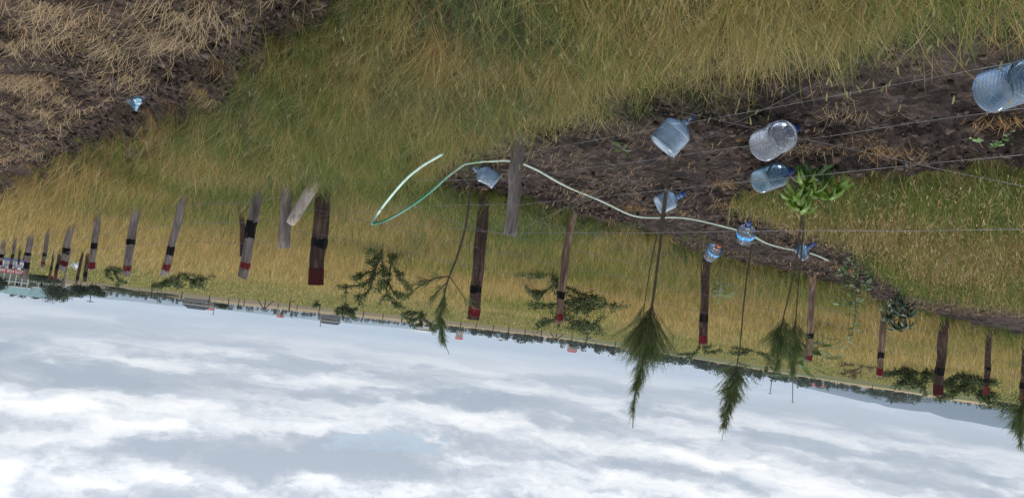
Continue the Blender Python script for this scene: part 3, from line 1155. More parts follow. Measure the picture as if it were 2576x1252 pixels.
def post(key, base, top, wpx, mat, label, bands=(), group=None, square=0.0, sides=12, cat="post", name="fence_post", cut=False,
         bend=0.0, taper=.92, slant=0.0, wob=.06, dd=None, foot=.35):
    """a post set in the ground at picture point base, its head at picture point top (same distance)"""
    g = gp(*base)
    d = depth_of(g) if dd is None else dd
    if dd is not None:
        g = at(base[0], base[1], d)
    t = at(top[0], top[1], d)
    r = wpx * d / FPX / 2
    seed = int(abs(base[0] * 7 + base[1])) + 1
    rnd = np.random.default_rng(seed)
    up = (t - g) / np.linalg.norm(t - g)
    sidev = np.cross(up, _f)
    sidev /= np.linalg.norm(sidev)
    L = np.linalg.norm(t - g)
    nseg = 11
    fr = np.linspace(-foot / L, 1, nseg)
    wig = rnd.normal(0, .09 * r, nseg)

    def centre(f):
        return g + up * (f * L) + sidev * (bend * 4 * f * (1 - f) * L + np.interp(f, fr, wig))

    def rad(f):
        return r * (1 - (1 - taper) * f) * (1.0 + .05 * math.sin(f * 9 + seed))

    root = empty(name, g, label, cat, group)
    tw = rnd.random() * .8 if square else 0.0
    mb = MB()
    mb.tube([centre(f) - g for f in fr], [rad(f) for f in fr], sides, True, 0, wob, seed, square, tw)
    if slant:
        k = len(mb.v) - sides
        for i in range(k, len(mb.v)):
            q = np.array(mb.v[i])
            off = (q - (centre(1) - g)) @ sidev
            mb.v[i] = tuple(q + up * off * slant)
    mb.m[-1] = 1
    mb.build("shaft", [mat, M_CUT if cut else mat], root, smooth=not square)
    for (a, b, m, nm) in bands:
        b2 = min(b, .998)
        fs_ = np.linspace(a, b2, 4)
        mb = MB()
        mb.tube([centre(f) - g for f in fs_], [rad(f) * 1.035 + .0015 for f in fs_], sides, False, 0, wob, seed, square, tw)
        # uneven paint edges
        for i in list(range(sides)) + list(range(len(mb.v) - sides, len(mb.v))):
            q = np.array(mb.v[i])
            mb.v[i] = tuple(q + up * rnd.normal(0, .006 * L if b < .99 else .003))
        mb.build(nm, m, root, smooth=not square)
    POSTS[key] = dict(g=g, t=t, d=d, r=r, L=L, up=up, side=sidev, centre=centre)
    return root


BB, RB = "black_band", "red_band"
GR = "painted posts of the far fence"
GL = "painted posts of the fence running to the sign"
post("G", (1308, 322), (1283, 591), 33, M_GREY, "plain grey weathered post beside the white hose and crumpled bottle", name="corner_post", taper=.95, wob=.05)
post("P800", (818, 440), (793, 716), 34, M_BROWN, "thick dark brown post right of the grey stub with pale leaning log",
     [(.58, .665, M_BLACK, BB), (.85, .998, M_DRED, RB)], GR, square=4.0, sides=16, taper=.97)
post("P1207", (1219, 474), (1192, 803), 29, M_BROWN, "dark brown post standing behind the crumpled bottle and near grey post",
     [(.74, .80, M_BLACK, BB), (.90, .965, M_RED, RB)], GR, square=4.0, sides=16, taper=.97)
post("P1430", (1441, 533), (1407, 813), 22, M_PEEL, "crooked peeling post in front of the dark layered thorn shrub",
     [(.71, .785, M_BLACK, BB), (.915, .975, M_RED, RB)], GR, wob=.12, bend=-.012)
post("P1770", (1776, 636), (1768, 865), 21, M_BROWN, "brown post rising behind the small orange-capped bottle",
     [(.68, .755, M_BLACK, BB), (.905, .99, M_RED, RB)], GR, wob=.08)
post("P2037", (2044, 690), (2033, 908), 20, M_PEEL, "bark-flaked post half hidden behind twin casuarina saplings",
     [(.675, .74, M_BLACK, BB), (.93, .985, M_RED, RB)], GR, wob=.1)
post("P2217", (2226, 770), (2212, 949), 18, M_PEEL, "brown post with bright red top behind the dark mango sapling",
     [(.645, .725, M_BLACK, BB), (.865, .965, M_RED, RB)], GR, wob=.08)
post("P2370", (2377, 795), (2359, 994), 24, M_BROWN, "thick dark post with pale cut top and no bright red band",
     [(.645, .735, M_BLACK, BB), (.86, .985, M_DRED, RB)], GR, cut=True, wob=.05)
post("P2485", (2489, 825), (2481, 992), 15, M_BROWN, "slim post carrying two black bands below a red top",
     [(.575, .635, M_BLACK, BB), (.755, .82, M_BLACK, BB), (.88, .985, M_RED, RB)], GR, cut=True, wob=.08)
post("P2573", (2580, 858), (2571, 1008), 15, M_BROWN, "red-topped post cut off by the picture edge near the hills",
     [(.69, .78, M_BLACK, BB), (.90, .99, M_RED, RB)], GR, cut=True, wob=.08)
post("P2700", (2707, 880), (2695, 1028), 15, M_BROWN, "next fence post just outside the view past the red-topped edge post",
     [(.69, .78, M_BLACK, BB), (.90, .99, M_RED, RB)], GR, wob=.08)

post("STUB", (723, 430), (716, 625), 28, M_GREY, "short thick grey stub post without paint, pale log against it", name="stub_post", taper=.97, wob=.04)
# debarked log leaning on the stub
_a, _b = gp(812, 428), at(730, 562, POSTS["STUB"]["d"] - .16)
_mb = MB()
_mb.tube([p - _a for p in lerp_pts(_a - (_b - _a) * .1, _b, 9)], [.072, .074, .072, .07, .069, .068, .067, .064, .050], 14, True, 0, .05, 3)
_r0 = empty("brace_log", _a, "pale debarked log leaning against the short grey stub post", "log")
_mb.build("shaft", M_PALE, _r0, smooth=True)
post("P625", (655, 452), (610, 698), 23, M_GREY, "grey post with long black smear and slanted top, beside curved dark pole",
     [(.42, .60, M_BLACK, BB), (.845, .905, M_RED, RB)], GL, slant=.25, wob=.05, square=5, sides=16)
post("P600", (594, 492), (608, 645), 15, M_BROWN, "curved dark pole without paint leaning on the black-smeared grey post", name="leaning_pole", bend=.06, sides=10)
post("P440", (469, 466), (413, 692), 20, M_GREY, "strongly leaning grey post above the spreading thorn shrub",
     [(.68, .775, M_BLACK, BB), (.87, .945, M_RED, RB)], GL, slant=-.5, wob=.05)
post("P340", (347, 494), (317, 692), 18, M_GREY, "wide grey post with square black patch and pale broken tip",
     [(.54, .61, M_BLACK, BB), (.875, .945, M_RED, RB)], GL, slant=.4, wob=.05, square=5, sides=16)
post("P240", (250, 522), (229, 678), 15, M_GREY, "slim grey post beside the white plastic bag on the thorn bush",
     [(.57, .67, M_BLACK, BB), (.88, .985, M_RED, RB)], GL, slant=.2)
post("P175", (182, 548), (156, 680), 17, M_GREY, "broad grey post with dull red and black bands crossed by a thin pole",
     [(.57, .68, M_BLACK, BB), (.82, .90, M_DRED, RB)], GL)
post("P115", (124, 560), (107, 672), 10, M_GREY, "thin grey post with jagged pale tip standing clear in the field",
     [(.68, .75, M_BLACK, BB), (.875, .945, M_RED, RB)], GL, slant=.4)
post("P75", (79, 575), (63, 702), 13, M_GREY, "rough unpainted-topped post hiding the edge of the sale sign",
     [(.48, .54, M_BLACK, BB), (.66, .80, M_BLACK, BB)], GL)
post("P40", (41, 585), (26, 676), 8, M_GREY, "thin post standing before the middle of the sale sign",
     [(.60, .72, M_BLACK, BB), (.87, .99, M_DRED, RB)], GL)
post("P10", (13, 592), (0, 668), 9, M_GREY, "post at the picture edge covering the last letter of the sign",
     [(.62, .74, M_BLACK, BB), (.84, .98, M_DRED, RB)], GL)
G2 = "posts of the second fence line near the sign"
post("S1", (139, 622), (123, 703), 6, M_BROWN, "thin red-tipped post in the second line, nearest the sign",
     [(.60, .70, M_BLACK, BB), (.84, .97, M_RED, RB)], G2)
post("S2", (154, 620), (138, 704), 8, M_BROWN, "red-tipped post in the second line with broad black band",
     [(.52, .68, M_BLACK, BB), (.82, .97, M_RED, RB)], G2)
post("S3", (178, 612), (158, 722), 6, M_GREY, "thin bare grey pole leaning across the broad banded post", name="leaning_pole")
post("S5", (211, 622), (192, 712), 7, M_BROWN, "dark rough post in the second line beside the white plastic bag", [(.80, .9, M_BLACK, BB)], G2)
post("S6", (222, 626), (213, 708), 9, M_BROWN, "stout dark post in the second line behind the slim grey post", [(.70, .85, M_BLACK, BB)], G2)
post("S7", (53, 610), (46, 665), 5, M_BROWN, "dark post in the second line peeping over the sale sign", [], G2)

# fence across the far side of the field
FAR = [(385, 713, 739), (460, 725, 747), (529, 736, 758), (576, 750, 769), (603, 746, 767), (615, 756, 777), (668, 755, 778), (701, 762, 776), (730, 758, 785),
       (748, 770, 784), (804, 771, 793), (863, 779, 802), (915, 784, 803), (965, 788, 804), (1012, 791, 818), (1060, 800, 814), (1159, 815, 831), (1198, 821, 843),
       (1241, 826, 846), (1280, 830, 851), (1321, 838, 857), (1361, 843, 865), (1399, 851, 869), (1438, 855, 873), (1474, 862, 878), (1547, 872, 890)]
GF = "thin posts of the fence across the far field"
for i, (x, y0, y1) in enumerate(FAR):
    hgt = y1 - y0
    dist = min(max(1.5 * FPX / hgt, 95), 150)
    v = rays(x, y0)
    p = v * (dist / v[1]) + EYE
    gx, gy = p[0], p[1]
    zg = float(base_z(np.array(gx), np.array(gy)))
    root = empty("field_post", (gx, gy, zg), {668: "braced corner post of the far field fence near the dark-roofed house", 1399: "braced corner post of the far field fence near the distant tree line"}.get(x, "thin dark post in the long fence across the far field"), "post", GF)
    hh = (hgt + 2) * dist / FPX
    mb = MB()
    lean = random.uniform(-.04, .04)
    mb.tube([(0, 0, -.3), (lean * .5, 0, hh * .5), (lean, 0, hh)], [.085, .08, .075], 7, True, 0, .1, i)
    mb.build("shaft", M_BROWN, root)
    if hgt > 17:
        mb = MB()
        mb.tube([(lean * .72, 0, hh * .72), (lean * .84, 0, hh * .84)], [.088, .087], 7, False)
        mb.build("black_band", M_BLACK, root)
    POSTS["F%d" % i] = dict(g=np.array([gx, gy, zg]), h=hh)
# two corner braces in that fence
for x, ya, yb, yt in ((668, 772, 778, 756), (1399, 865, 869, 852)):
    k = min(range(len(FAR)), key=lambda q: abs(FAR[q][0] - x))
    g, hh = POSTS["F%d" % k]["g"], POSTS["F%d" % k]["h"]
    for s, lab in ((-1, "facing the hills"), (1, "facing the houses")):
        root = empty("brace_pole", g + np.array([s * 1.5, -.1, 0]), "slanting brace pole of the far field fence, " + lab + (" near the dark-roofed house" if x < 1000 else " near the distant tree line"), "pole", "brace poles of the far field fence")
        mb = MB()
        mb.tube([(0, 0, -.2), (-s * .75, .0, hh * .5), (-s * 1.45, 0, hh * .95)], .075, 7, True, 0, .1, 3)
        mb.build("shaft", M_BROWN, root)


# ------------------------------------------------------------------ barbed wire
def strand(pts, label, group, r=.0018, barb=.13, sag=.0, barbs=True, name="barbed_wire"):
    pts = [np.asarray(p, float) for p in pts]
    o = pts[0]
    fine = []
    for a, b in zip(pts[:-1], pts[1:]):
        L = np.linalg.norm(b - a)
        n = max(3, int(L / .45))
        for t in np.linspace(0, 1, n, endpoint=False):
            p = a + (b - a) * t
            p = p - np.array([0, 0, sag * 4 * t * (1 - t)]) + np.array([0, 0, random.gauss(0, .0025)])
            fine.append(p)
    fine.append(pts[-1])
    root = empty(name, o, label, "wire", group)
    mb = MB()
    for ph in (0, math.pi):
        tw = []
        for i, p in enumerate(fine):
            an = i * 2.1 + ph
            tw.append(p - o + np.array([0, math.cos(an), math.sin(an)]) * r * .5)
        mb.tube(tw, r * .75, 4, True)
    mb.build("strand", M_WIRE, root)
    if barbs:
        mb = MB()
        acc = 0
        for a, b in zip(fine[:-1], fine[1:]):
            L = np.linalg.norm(b - a)
            t_ = (b - a) / (L + 1e-9)
            pos = barb - acc
            while pos < L:
                p = a + t_ * pos - o
                for _ in range(2):
                    q = np.cross(t_, np.array([random.gauss(0, 1) for _ in range(3)]))
                    q = q / (np.linalg.norm(q) + 1e-9) * .017 + t_ * random.uniform(-.008, .008)
                    mb.tube([p - q, p + q], r * .6, 3, False)
                pos += barb
            acc = (L - (pos - barb)) if L > 0 else 0
            acc = acc % barb
        if mb.v:
            tag(mb.build("barbs", M_WIRE, root), kind="stuff")
    return root


gG = POSTS["G"]["g"]
_E = at(2576, 100, 3.6)
_pl_a, _pl_b = gG[:2], _E[:2]
_pdir = (_pl_b - _pl_a) / np.linalg.norm(_pl_b - _pl_a)
_pn = np.array([-_pdir[1], _pdir[0]])


def on_near(px, py):
    """where a view ray meets the upright plane of the near fence"""
    v = rays(px, py)
    t = ((_pl_a - EYE[:2]) @ _pn) / (v[:2] @ _pn)
    return EYE + v * t


NEAR = "wires of the near fence beside the bottles"
for (a, b, lab) in (((1300, 312), (2576, 32), "lowest wire of the near fence, brushing the grass tips"),
                    ((1304, 388), (2576, 154), "second wire up on the near fence, crossing above the big blue bottle"),
                    ((1303, 446), (2576, 273), "third wire up on the near fence, passing over the clear bottle"),
                    ((1301, 515), (2576, 388), "fourth wire up on the near fence, passing over the mango sapling"),
                    ((1286, 588), (2576, 577), "top wire of the near fence running level from the grey post head")):
    A, B = on_near(*a), on_near(*b)
    strand([A, B, B + (B - A) * .22], lab, NEAR, r=.0015)
strand([on_near(1290, 588), on_near(1635, 414), on_near(2343, 66)], "diagonal stay wire falling from the grey post head to the soil", NEAR, r=.0013, barbs=False, name="stay_wire")
strand([on_near(1640, 266), on_near(2000, 344), on_near(2576, 469), on_near(2800, 518)], "diagonal stay wire rising from the soil towards the hills side", NEAR, r=.0013, barbs=False, name="stay_wire")
_e = (on_near(2576, 577) + (on_near(2576, 577) - on_near(1286, 588)) * .22)
_eg = np.array([_e[0], _e[1], 0.0])


def bite(key, y, off=1.0):
    """point on the camera side of a post where picture row y crosses it"""
    p = POSTS[key]
    pts = [p["centre"](f) for f in np.linspace(-.2, 1.05, 60)]
    best = min(pts, key=lambda q: abs(project(*[np.array(c) for c in q])[1] - y))
    v = best - EYE
    return best - v / np.linalg.norm(v) * p["r"] * off


MIDW = "wires from the grey post to the thick dark post"
for (ys, lab) in (((450, 474), "lower wire between the grey post and the thick dark post"),
                  ((514, 540), "middle wire between the grey post and the thick dark post")):
    strand([bite("G", ys[0]), bite("P800", ys[1])], lab, MIDW, sag=.03)
HOSE_A, HOSE_B = bite("G", 588), bite("P800", 556)
strand([HOSE_A, HOSE_B], "top wire between grey post and dark post, carrying the hose", MIDW, sag=.02)

FW = "four wires of the far fence"
KEYS = ["P800", "P1207", "P1430", "P1770", "P2037", "P2217", "P2370", "P2485", "P2573", "P2700"]
rows = {"lowest": [(800, 413), (905, 441), (1204, 522), (1761, 661), (2201, 774), (2576, 865), (2720, 900)],
        "second": [(800, 466), (826, 473), (1195, 573), (1761, 699), (2201, 807), (2576, 892), (2720, 925)],
        "third": [(800, 532), (1195, 624), (1761, 739), (2201, 842), (2576, 919), (2720, 948)],
        "top": [(800, 590), (1195, 675), (1761, 781), (2201, 876), (2576, 948), (2720, 974)]}
for nm, pl in rows.items():
    xs, ys = [p[0] for p in pl], [p[1] for p in pl]
    pts = []
    for k in KEYS:
        cx_ = project(*[np.array(c) for c in POSTS[k]["centre"](.6)])[0]
        pts.append(bite(k, float(np.interp(cx_, xs, ys))))
    if nm in ("third", "top"):
        pts = [bite("STUB", 516 if nm == "third" else 577)] + pts
    strand(pts, nm + " barbed wire of the far fence with the banded brown posts", FW, r=.0023, barb=.16)
LW = "wires of the fence running to the sign"
for hz_, lab in ((.30, "lowest wire on the leaning grey posts, half in the grass"), (.58, "middle wire on the leaning grey posts"), (.86, "top wire on the leaning grey posts running to the sign")):
    pts = []
    for k in ("STUB", "P625", "P440", "P340", "P240", "P175", "P115", "P75", "P40", "P10"):
        p = POSTS[k]
        c = p["centre"](min(hz_ / p["L"], .95))
        v = c - EYE
        pts.append(c - v / np.linalg.norm(v) * p["r"])
    strand(pts, lab, LW, r=.0024, barb=.2)


# ------------------------------------------------------------------ hose
def catmull(pts, n=10):
    pts = [np.asarray(p, float) for p in pts]
    out = []
    q = [pts[0]] + pts + [pts[-1]]
    for i in range(1, len(q) - 2):
        p0, p1, p2, p3 = q[i - 1:i + 3]
        for t in np.linspace(0, 1, n, endpoint=False):
            out.append(.5 * ((2 * p1) + (-p0 + p2) * t + (2 * p0 - 5 * p1 + 4 * p2 - p3) * t * t + (-p0 + 3 * p1 - 3 * p2 + p3) * t ** 3))
    out.append(pts[-1])
    return out


def make_hose():
    ts = np.linspace(0, 1, 200)
    cand = [HOSE_A + (HOSE_B - HOSE_A) * t for t in ts]
    hang = min(cand, key=lambda q: abs(project(*[np.array(c) for c in q])[0] - 937))
    dh = depth_of(hang) - .02
    d0 = depth_of(gp(1100, 372)) - 1.25
    d1 = depth_of(gp(1215, 392))
    left = [at(1112, 388, d0), at(1103, 393, d0 + (dh - d0) * .1), at(1060, 419, d0 + (dh - d0) * .4), at(1020, 452, d0 + (dh - d0) * .65), at(980, 498, d0 + (dh - d0) * .85), at(952, 535, dh)]
    bend = [at(938, 557, dh), at(937, 563, dh), at(944, 562, dh)]
    right = [at(976, 552, dh - .0), at(1030, 521, dh + (d1 - dh) * .3), at(1080, 485, dh + (d1 - dh) * .55), at(1130, 441, dh + (d1 - dh) * .8), at(1170, 412, d1)]
    grd = [(1215, 398), (1245, 397), (1275, 400), (1310, 409), (1345, 425), (1400, 450), (1465, 477), (1530, 504), (1590, 525), (1650, 540), (1715, 549), (1780, 561), (1850, 577), (1895, 592), (1935, 605), (2000, 623), (2060, 637), (2085, 643)]
    gpts = []
    for i, (x, y) in enumerate(grd):
        p = gp(x, y, .02)
        p[2] = float(land_z(np.array(p[0]), np.array(p[1]))) * .5 + p[2] * .5 + .004
        gpts.append(p)
    gcurve = catmull(gpts, 8)
    zs = np.array([max(float(land_z(np.array(p[0] + a), np.array(p[1] + b))) for a in (-.04, 0, .04) for b in (-.05, 0, .05)) for p in gcurve])
    zmax = np.array([zs[max(0, i - 4):i + 5].max() for i in range(len(zs))])
    kern = np.hanning(19)
    zsm = np.convolve(np.pad(zmax, 9, mode='edge'), kern / kern.sum(), mode='valid')
    for p, z_ in zip(gcurve, zsm):
        p[2] = z_ + .004
    pts = catmull(left + bend + right, 10) + gcurve
    o = pts[0]
    mb = MB()
    mb.tube([p - o for p in pts], .0128, 10, True)
    # colour along the hose: sun-bleached white-green, one length still dark green
    m, n, l, b = new_mat("hose_plastic")
    a = n.new("ShaderNodeAttribute")
    a.attribute_name = "col"
    l.new(a.outputs['Color'], b.inputs['Base Color'])
    b.inputs['Roughness'].default_value = .38
    ob = mb.build("garden_hose", m, None, smooth=True, loc=o)
    nl = len(catmull(left + bend, 10))
    cols = []
    for i in range(len(pts)):
        t = i / len(pts)
        if i < nl - 22:
            c = (.42, .60, .52)
        elif i < nl + 52:
            c = (.02, .20, .12) if (i > nl - 8) else (.15, .42, .32)
        else:
            c = (.38, .45, .38)
        if i >= nl + 30 and i < nl + 64:
            k = (i - nl - 30) / 34
            c = tuple((1 - k) * u + k * v for u, v in zip((.06, .26, .17), (.42, .52, .44)))
        jit = random.uniform(.85, 1.1)
        cols += [tuple(min(1, q * jit) for q in c)] * 10
    at_ = ob.data.attributes.new("col", 'FLOAT_COLOR', 'POINT')
    c4 = np.ones((len(cols), 4), np.float32)
    c4[:, :3] = np.array(cols)
    at_.data.foreach_set("color", c4.ravel())
    tag(ob, "pale green garden hose looped over a wire and across the soil", "hose")


make_hose()


# ------------------------------------------------------------------ water bottles
def pet(name, col, opac, rough=.12):
    """thin plastic: mostly see-through, tinted, sky glints on the ribs, a film of dust"""
    m, n, l, b = new_mat(name)
    n.remove(b)
    tcn = n.new("ShaderNodeTexCoord")
    f = noise(n, l, tcn.outputs['Object'], 9, 5, .6)
    dcol = ramp(n, l, f, [(.3, tuple(c * .75 for c in col)), (.7, tuple(min(1, c * 1.15) for c in col))])
    df = n.new("ShaderNodeBsdfDiffuse")
    l.new(dcol, df.inputs['Color'])
    tl = n.new("ShaderNodeBsdfTranslucent")
    l.new(dcol, tl.inputs['Color'])
    m1 = n.new("ShaderNodeMixShader")
    m1.inputs[0].default_value = .5
    l.new(df.outputs[0], m1.inputs[1])
    l.new(tl.outputs[0], m1.inputs[2])
    tr = n.new("ShaderNodeBsdfTransparent")
    tr.inputs['Color'].default_value = (col[0] * .5 + .45, col[1] * .45 + .5, col[2] * .4 + .58, 1)
    dust = math_node(n, l, 'MULTIPLY_ADD', f, .5, opac - .25, clamp=True)
    m2 = n.new("ShaderNodeMixShader")
    l.new(dust, m2.inputs[0])
    l.new(tr.outputs[0], m2.inputs[1])
    l.new(m1.outputs[0], m2.inputs[2])
    gl = n.new("ShaderNodeBsdfGlossy")
    gl.inputs['Roughness'].default_value = rough
    gl.inputs['Color'].default_value = (.95, .97, 1, 1)
    fr = n.new("ShaderNodeFresnel")
    fr.inputs['IOR'].default_value = 1.57
    m3 = n.new("ShaderNodeMixShader")
    l.new(math_node(n, l, 'MULTIPLY', fr.outputs[0], 1.25, clamp=True), m3.inputs[0])
    l.new(m2.outputs[0], m3.inputs[1])
    l.new(gl.outputs[0], m3.inputs[2])
    l.new(m3.outputs[0], n["Material Output"].inputs['Surface'])
    return m


M_BLUE = pet("blue_tinted_plastic", (.26, .42, .60), .30)
M_CLEAR = pet("clear_plastic", (.60, .64, .70), .20)
M_MILKY = pet("milky_blue_plastic", (.40, .55, .71), .62, .22)
M_DEEP = pet("deep_blue_plastic", (.24, .42, .55), .34)
M_CAPB = simple("blue_cap", (.03, .09, .33), .4, .1)
M_CAPO = simple("orange_cap", (.50, .15, .07), .45, .1)
M_CAPN = simple("navy_cap", (.02, .04, .12), .4, .1)
M_LABEL = None


def label_mat():
    m, n, l, b = new_mat("printed_label")
    tcn = n.new("ShaderNodeTexCoord")
    f = noise(n, l, tcn.outputs['Object'], 38, 4, .6)
    l.new(ramp(n, l, f, [(.36, (.01, .16, .55)), (.46, (.02, .35, .70)), (.56, (.10, .55, .85)), (.63, (.80, .90, .80))], 'CONSTANT'), b.inputs['Base Color'])
    b.inputs['Roughness'].default_value = .35
    return m


M_LABEL = label_mat()


def bottle(neck, base, delta, dia, mat, capm, label, lab=None, crush=0.0, zneck=.03, waist=0.0, square=0.0):
    n_ = gp(neck[0], neck[1], zneck)
    dn = depth_of(n_)
    bpt = at(base[0], base[1], dn + delta)
    ax = bpt - n_
    L = float(np.linalg.norm(ax))
    ax = ax / L
    R = dia / 2
    ref = np.array([0, 0, 1.0]) if abs(ax[2]) < .9 else np.array([1.0, 0, 0])
    u = np.cross(ref, ax)
    u /= np.linalg.norm(u)
    w = np.cross(ax, u)
    rot = Matrix(((u[0], w[0], ax[0]), (u[1], w[1], ax[1]), (u[2], w[2], ax[2]))).to_4x4()
    root = empty("water_bottle", n_, label, "bottle", "discarded water bottles used to water the saplings")
    root.matrix_world = Matrix.Translation(Vector([float(c) for c in n_])) @ rot
    rnd = np.random.default_rng(int(neck[0]))
    neckr = .024
    prof = [(.03, neckr), (.055, neckr), (.07, neckr * 1.15), (.085, neckr)]
    for t in np.linspace(0, 1, 7):
        prof.append((.085 + t * .07, neckr + (R - neckr) * math.sin(t * math.pi / 2) ** .8))
    z0 = .17
    nr = 54
    for i in range(nr + 1):
        t = i / nr
        z = z0 + (L - .012 - z0) * t
        rr = R * (1 - .030 * (1 + math.sin(t * 2 * math.pi * 9)) * (1 if t < .93 else 0))
        rr *= 1 - waist * math.exp(-((t - .45) / .12) ** 2)
        prof.append((z, rr))
    prof += [(L - .004, R * .94), (L, R * .82), (L - .004, R * .6), (L - .018, R * .3), (L - .02, .001)]
    S = 36
    mb = MB()
    vs_, fs_ = [], []
    dents = [(rnd.uniform(.3, .95) * L, rnd.uniform(0, 6.28), rnd.uniform(.3, 1.0)) for _ in range(5)]
    for (z, r) in prof:
        for k in range(S):
            an = 2 * math.pi * k / S
            rr = r
            if square and z > .12:
                rr = r * (1 + square * (1 / (abs(math.cos(an)) ** 6 + abs(math.sin(an)) ** 6) ** (1 / 6) - 1))
            if crush and z > .1:
                for (dz, da, am) in dents:
                    dd = ((z - dz) / .07) ** 2 + (math.remainder(an - da, 2 * math.pi) / .8) ** 2
                    rr *= 1 - crush * am * math.exp(-dd)
            vs_.append((rr * math.cos(an), rr * math.sin(an), z))
    for i in range(len(prof) - 1):
        for k in range(S):
            k2 = (k + 1) % S
            fs_.append((i * S + k, i * S + k2, (i + 1) * S + k2, (i + 1) * S + k))
    mb.add(vs_, fs_)
    mb.build("body", mat, root, smooth=True)
    mb = MB()
    mb.tube([(0, 0, -.005), (0, 0, .03)], neckr * 1.25, 20, True)
    for k in range(20):
        an = k * 2 * math.pi / 20
        c, s = math.cos(an), math.sin(an)
        mb.box((c * neckr * 1.25 - .0015, s * neckr * 1.25 - .0015, 0), (c * neckr * 1.25 + .0015, s * neckr * 1.25 + .0015, .026))
    mb.build("cap", capm, root)
    mb = MB()
    mb.tube([(0, 0, .06), (0, 0, .066)], neckr * 1.5, 20, True)
    mb.build("neck_ring", capm, root)
    if lab:
        a0, a1, s0, s1 = lab
        mb = MB()
        pts, fc = [], []
        for i in range(17):
            an = s0 + (s1 - s0) * i / 16
            for z in (a0 * L, a1 * L):
                pts.append(((R + .003) * math.cos(an), (R + .003) * math.sin(an), z))
        for i in range(16):
            fc.append((2 * i, 2 * i + 2, 2 * i + 3, 2 * i + 1))
        mb.add(pts, fc)
        mb.build("label", M_LABEL, root, smooth=True)
    return root


bottle((2650, 178), (2489, 230), -.10, .215, M_BLUE, M_CAPN, "largest blue ribbed bottle lying at the picture edge, base towards us", zneck=.10)
bottle((2003, 322), (1917, 368), -.20, .215, M_CLEAR, M_CAPN, "clear ribbed bottle lying base towards us with navy cap", zneck=.09, waist=.09)
bottle((1990, 429), (1910, 456), -.18, .20, M_DEEP, M_CAPB, "deep blue tinted bottle lying beside the mango sapling", zneck=.08)
bottle((1741, 287), (1665, 371), .02, .22, M_MILKY, M_CAPN, "milky bottle tipped neck down behind the thickest casuarina stem", zneck=.02, waist=.02, square=.5)
bottle((1720, 487), (1656, 516), -.03, .20, M_MILKY, M_CAPB, "small milky bottle neck down behind two thin casuarina stems", zneck=.05, square=.5, crush=.05)
bottle((1186, 417), (1248, 460), .0, .20, M_MILKY, M_CAPB, "crumpled milky bottle lying between grey post and dark brown post", zneck=.03, crush=.3)
bottle((1884, 558), (1873, 602), .2, .215, M_CLEAR, M_CAPB, "clear bottle with blue cap and bright blue label on the hose", lab=(.55, .72, 0, 6.28), zneck=.05)
bottle((1810, 616), (1783, 645), .22, .205, M_CLEAR, M_CAPO, "ribbed bottle with orange cap facing us", lab=(.42, .52, 0, 6.28), zneck=.06)
bottle((2047, 612), (2006, 640), .05, .21, M_BLUE, M_CAPB, "blue bottle lying behind the twin casuarina stems, partly in grass", zneck=.05)


# crumpled blue-white wrapper in the ditch and white bag snagged in a bush
def crumple(name, label, cat, centre, size, col, col2, seed):
    rnd = np.random.default_rng(seed)
    mb = MB()
    n = 14
    vs_, fs_ = [], []
    for i in range(n):
        for j in range(n):
            x, y = (i / (n - 1) - .5) * 2, (j / (n - 1) - .5) * 2
            rr = 1 + rnd.normal(0, .06)
            vs_.append((x * size * rr * .8, rnd.normal(0, .09) * size + .35 * size * math.sin(x * 3 + y * 2), y * size * .6 * rr + size * .3 * math.cos(x * 4)))
    for i in range(n - 1):
        for j in range(n - 1):
            fs_.append((i * n + j, (i + 1) * n + j, (i + 1) * n + j + 1, i * n + j + 1))
    mb.add(vs_, fs_)
    m, nn, l, b = new_mat(name + "_film")
    tcn = nn.new("ShaderNodeTexCoord")
    f = noise(nn, l, tcn.outputs['Object'], 3.0 / size, 3, .6)
    l.new(ramp(nn, l, f, [(.42, col), (.5, col2)], 'CONSTANT'), b.inputs['Base Color'])
    b.inputs['Roughness'].default_value = .3
    root = empty(name, centre, label, cat)
    mb.build("film", m, root)


_w = gp(330, 312)
_w[2] = float(land_z(np.array(_w[0]), np.array(_w[1]))) + .05
crumple("wrapper", "crumpled blue and white plastic wrapper lying in the ditch", "wrapper", _w, .11, (.16, .42, .58), (.62, .66, .72), 5)
_w = at(190, 666, 40)
crumple("plastic_bag", "white plastic bag snagged beside the dark posts of the second line", "bag", _w, .27, (.75, .77, .80), (.62, .65, .72), 8)


# ------------------------------------------------------------------ saplings, shrubs, trees
def ribbons(P0, D, L, wd, col, bend=None, levels=3):
    """thin leaf or needle ribbons: start, direction (unit), length"""
    n = len(P0)
    if bend is None:
        bend = np.zeros((n, 3))
    up = np.array([0, 0, 1.0])
    sidev = np.cross(D, RNG.normal(0, 1, (n, 3)))
    sidev /= np.linalg.norm(sidev, axis=1, keepdims=True) + 1e-9
    mid = P0 + D * (L * .5)[:, None] + bend * .25
    tip = P0 + D * L[:, None] + bend
    hw = (wd * .5)[:, None] * sidev
    V = np.stack([P0 - hw * .6, P0 + hw * .6, mid - hw, mid + hw, tip], 1)
    base = (np.arange(n) * 5)[:, None]
    flat = (base + np.array([0, 1, 3, 2, 2, 3, 4])[None]).ravel()
    tot = np.tile([4, 3], n)
    st = np.concatenate([[0], np.cumsum(tot)[:-1]])
    return V.reshape(-1, 3), flat, st, tot, np.repeat(col, 5, 0)


def along(pts, t):
    """point and direction at fraction t of a polyline"""
    pts = np.asarray(pts)
    seg = np.linalg.norm(np.diff(pts, axis=0), axis=1)
    cum = np.concatenate([[0], np.cumsum(seg)])
    s = np.clip(t, 0, .9999) * cum[-1]
    i = int(np.searchsorted(cum, s, side='right') - 1)
    i = min(i, len(seg) - 1)
    f = (s - cum[i]) / (seg[i] + 1e-9)
    return pts[i] + (pts[i + 1] - pts[i]) * f, (pts[i + 1] - pts[i]) / (seg[i] + 1e-9)


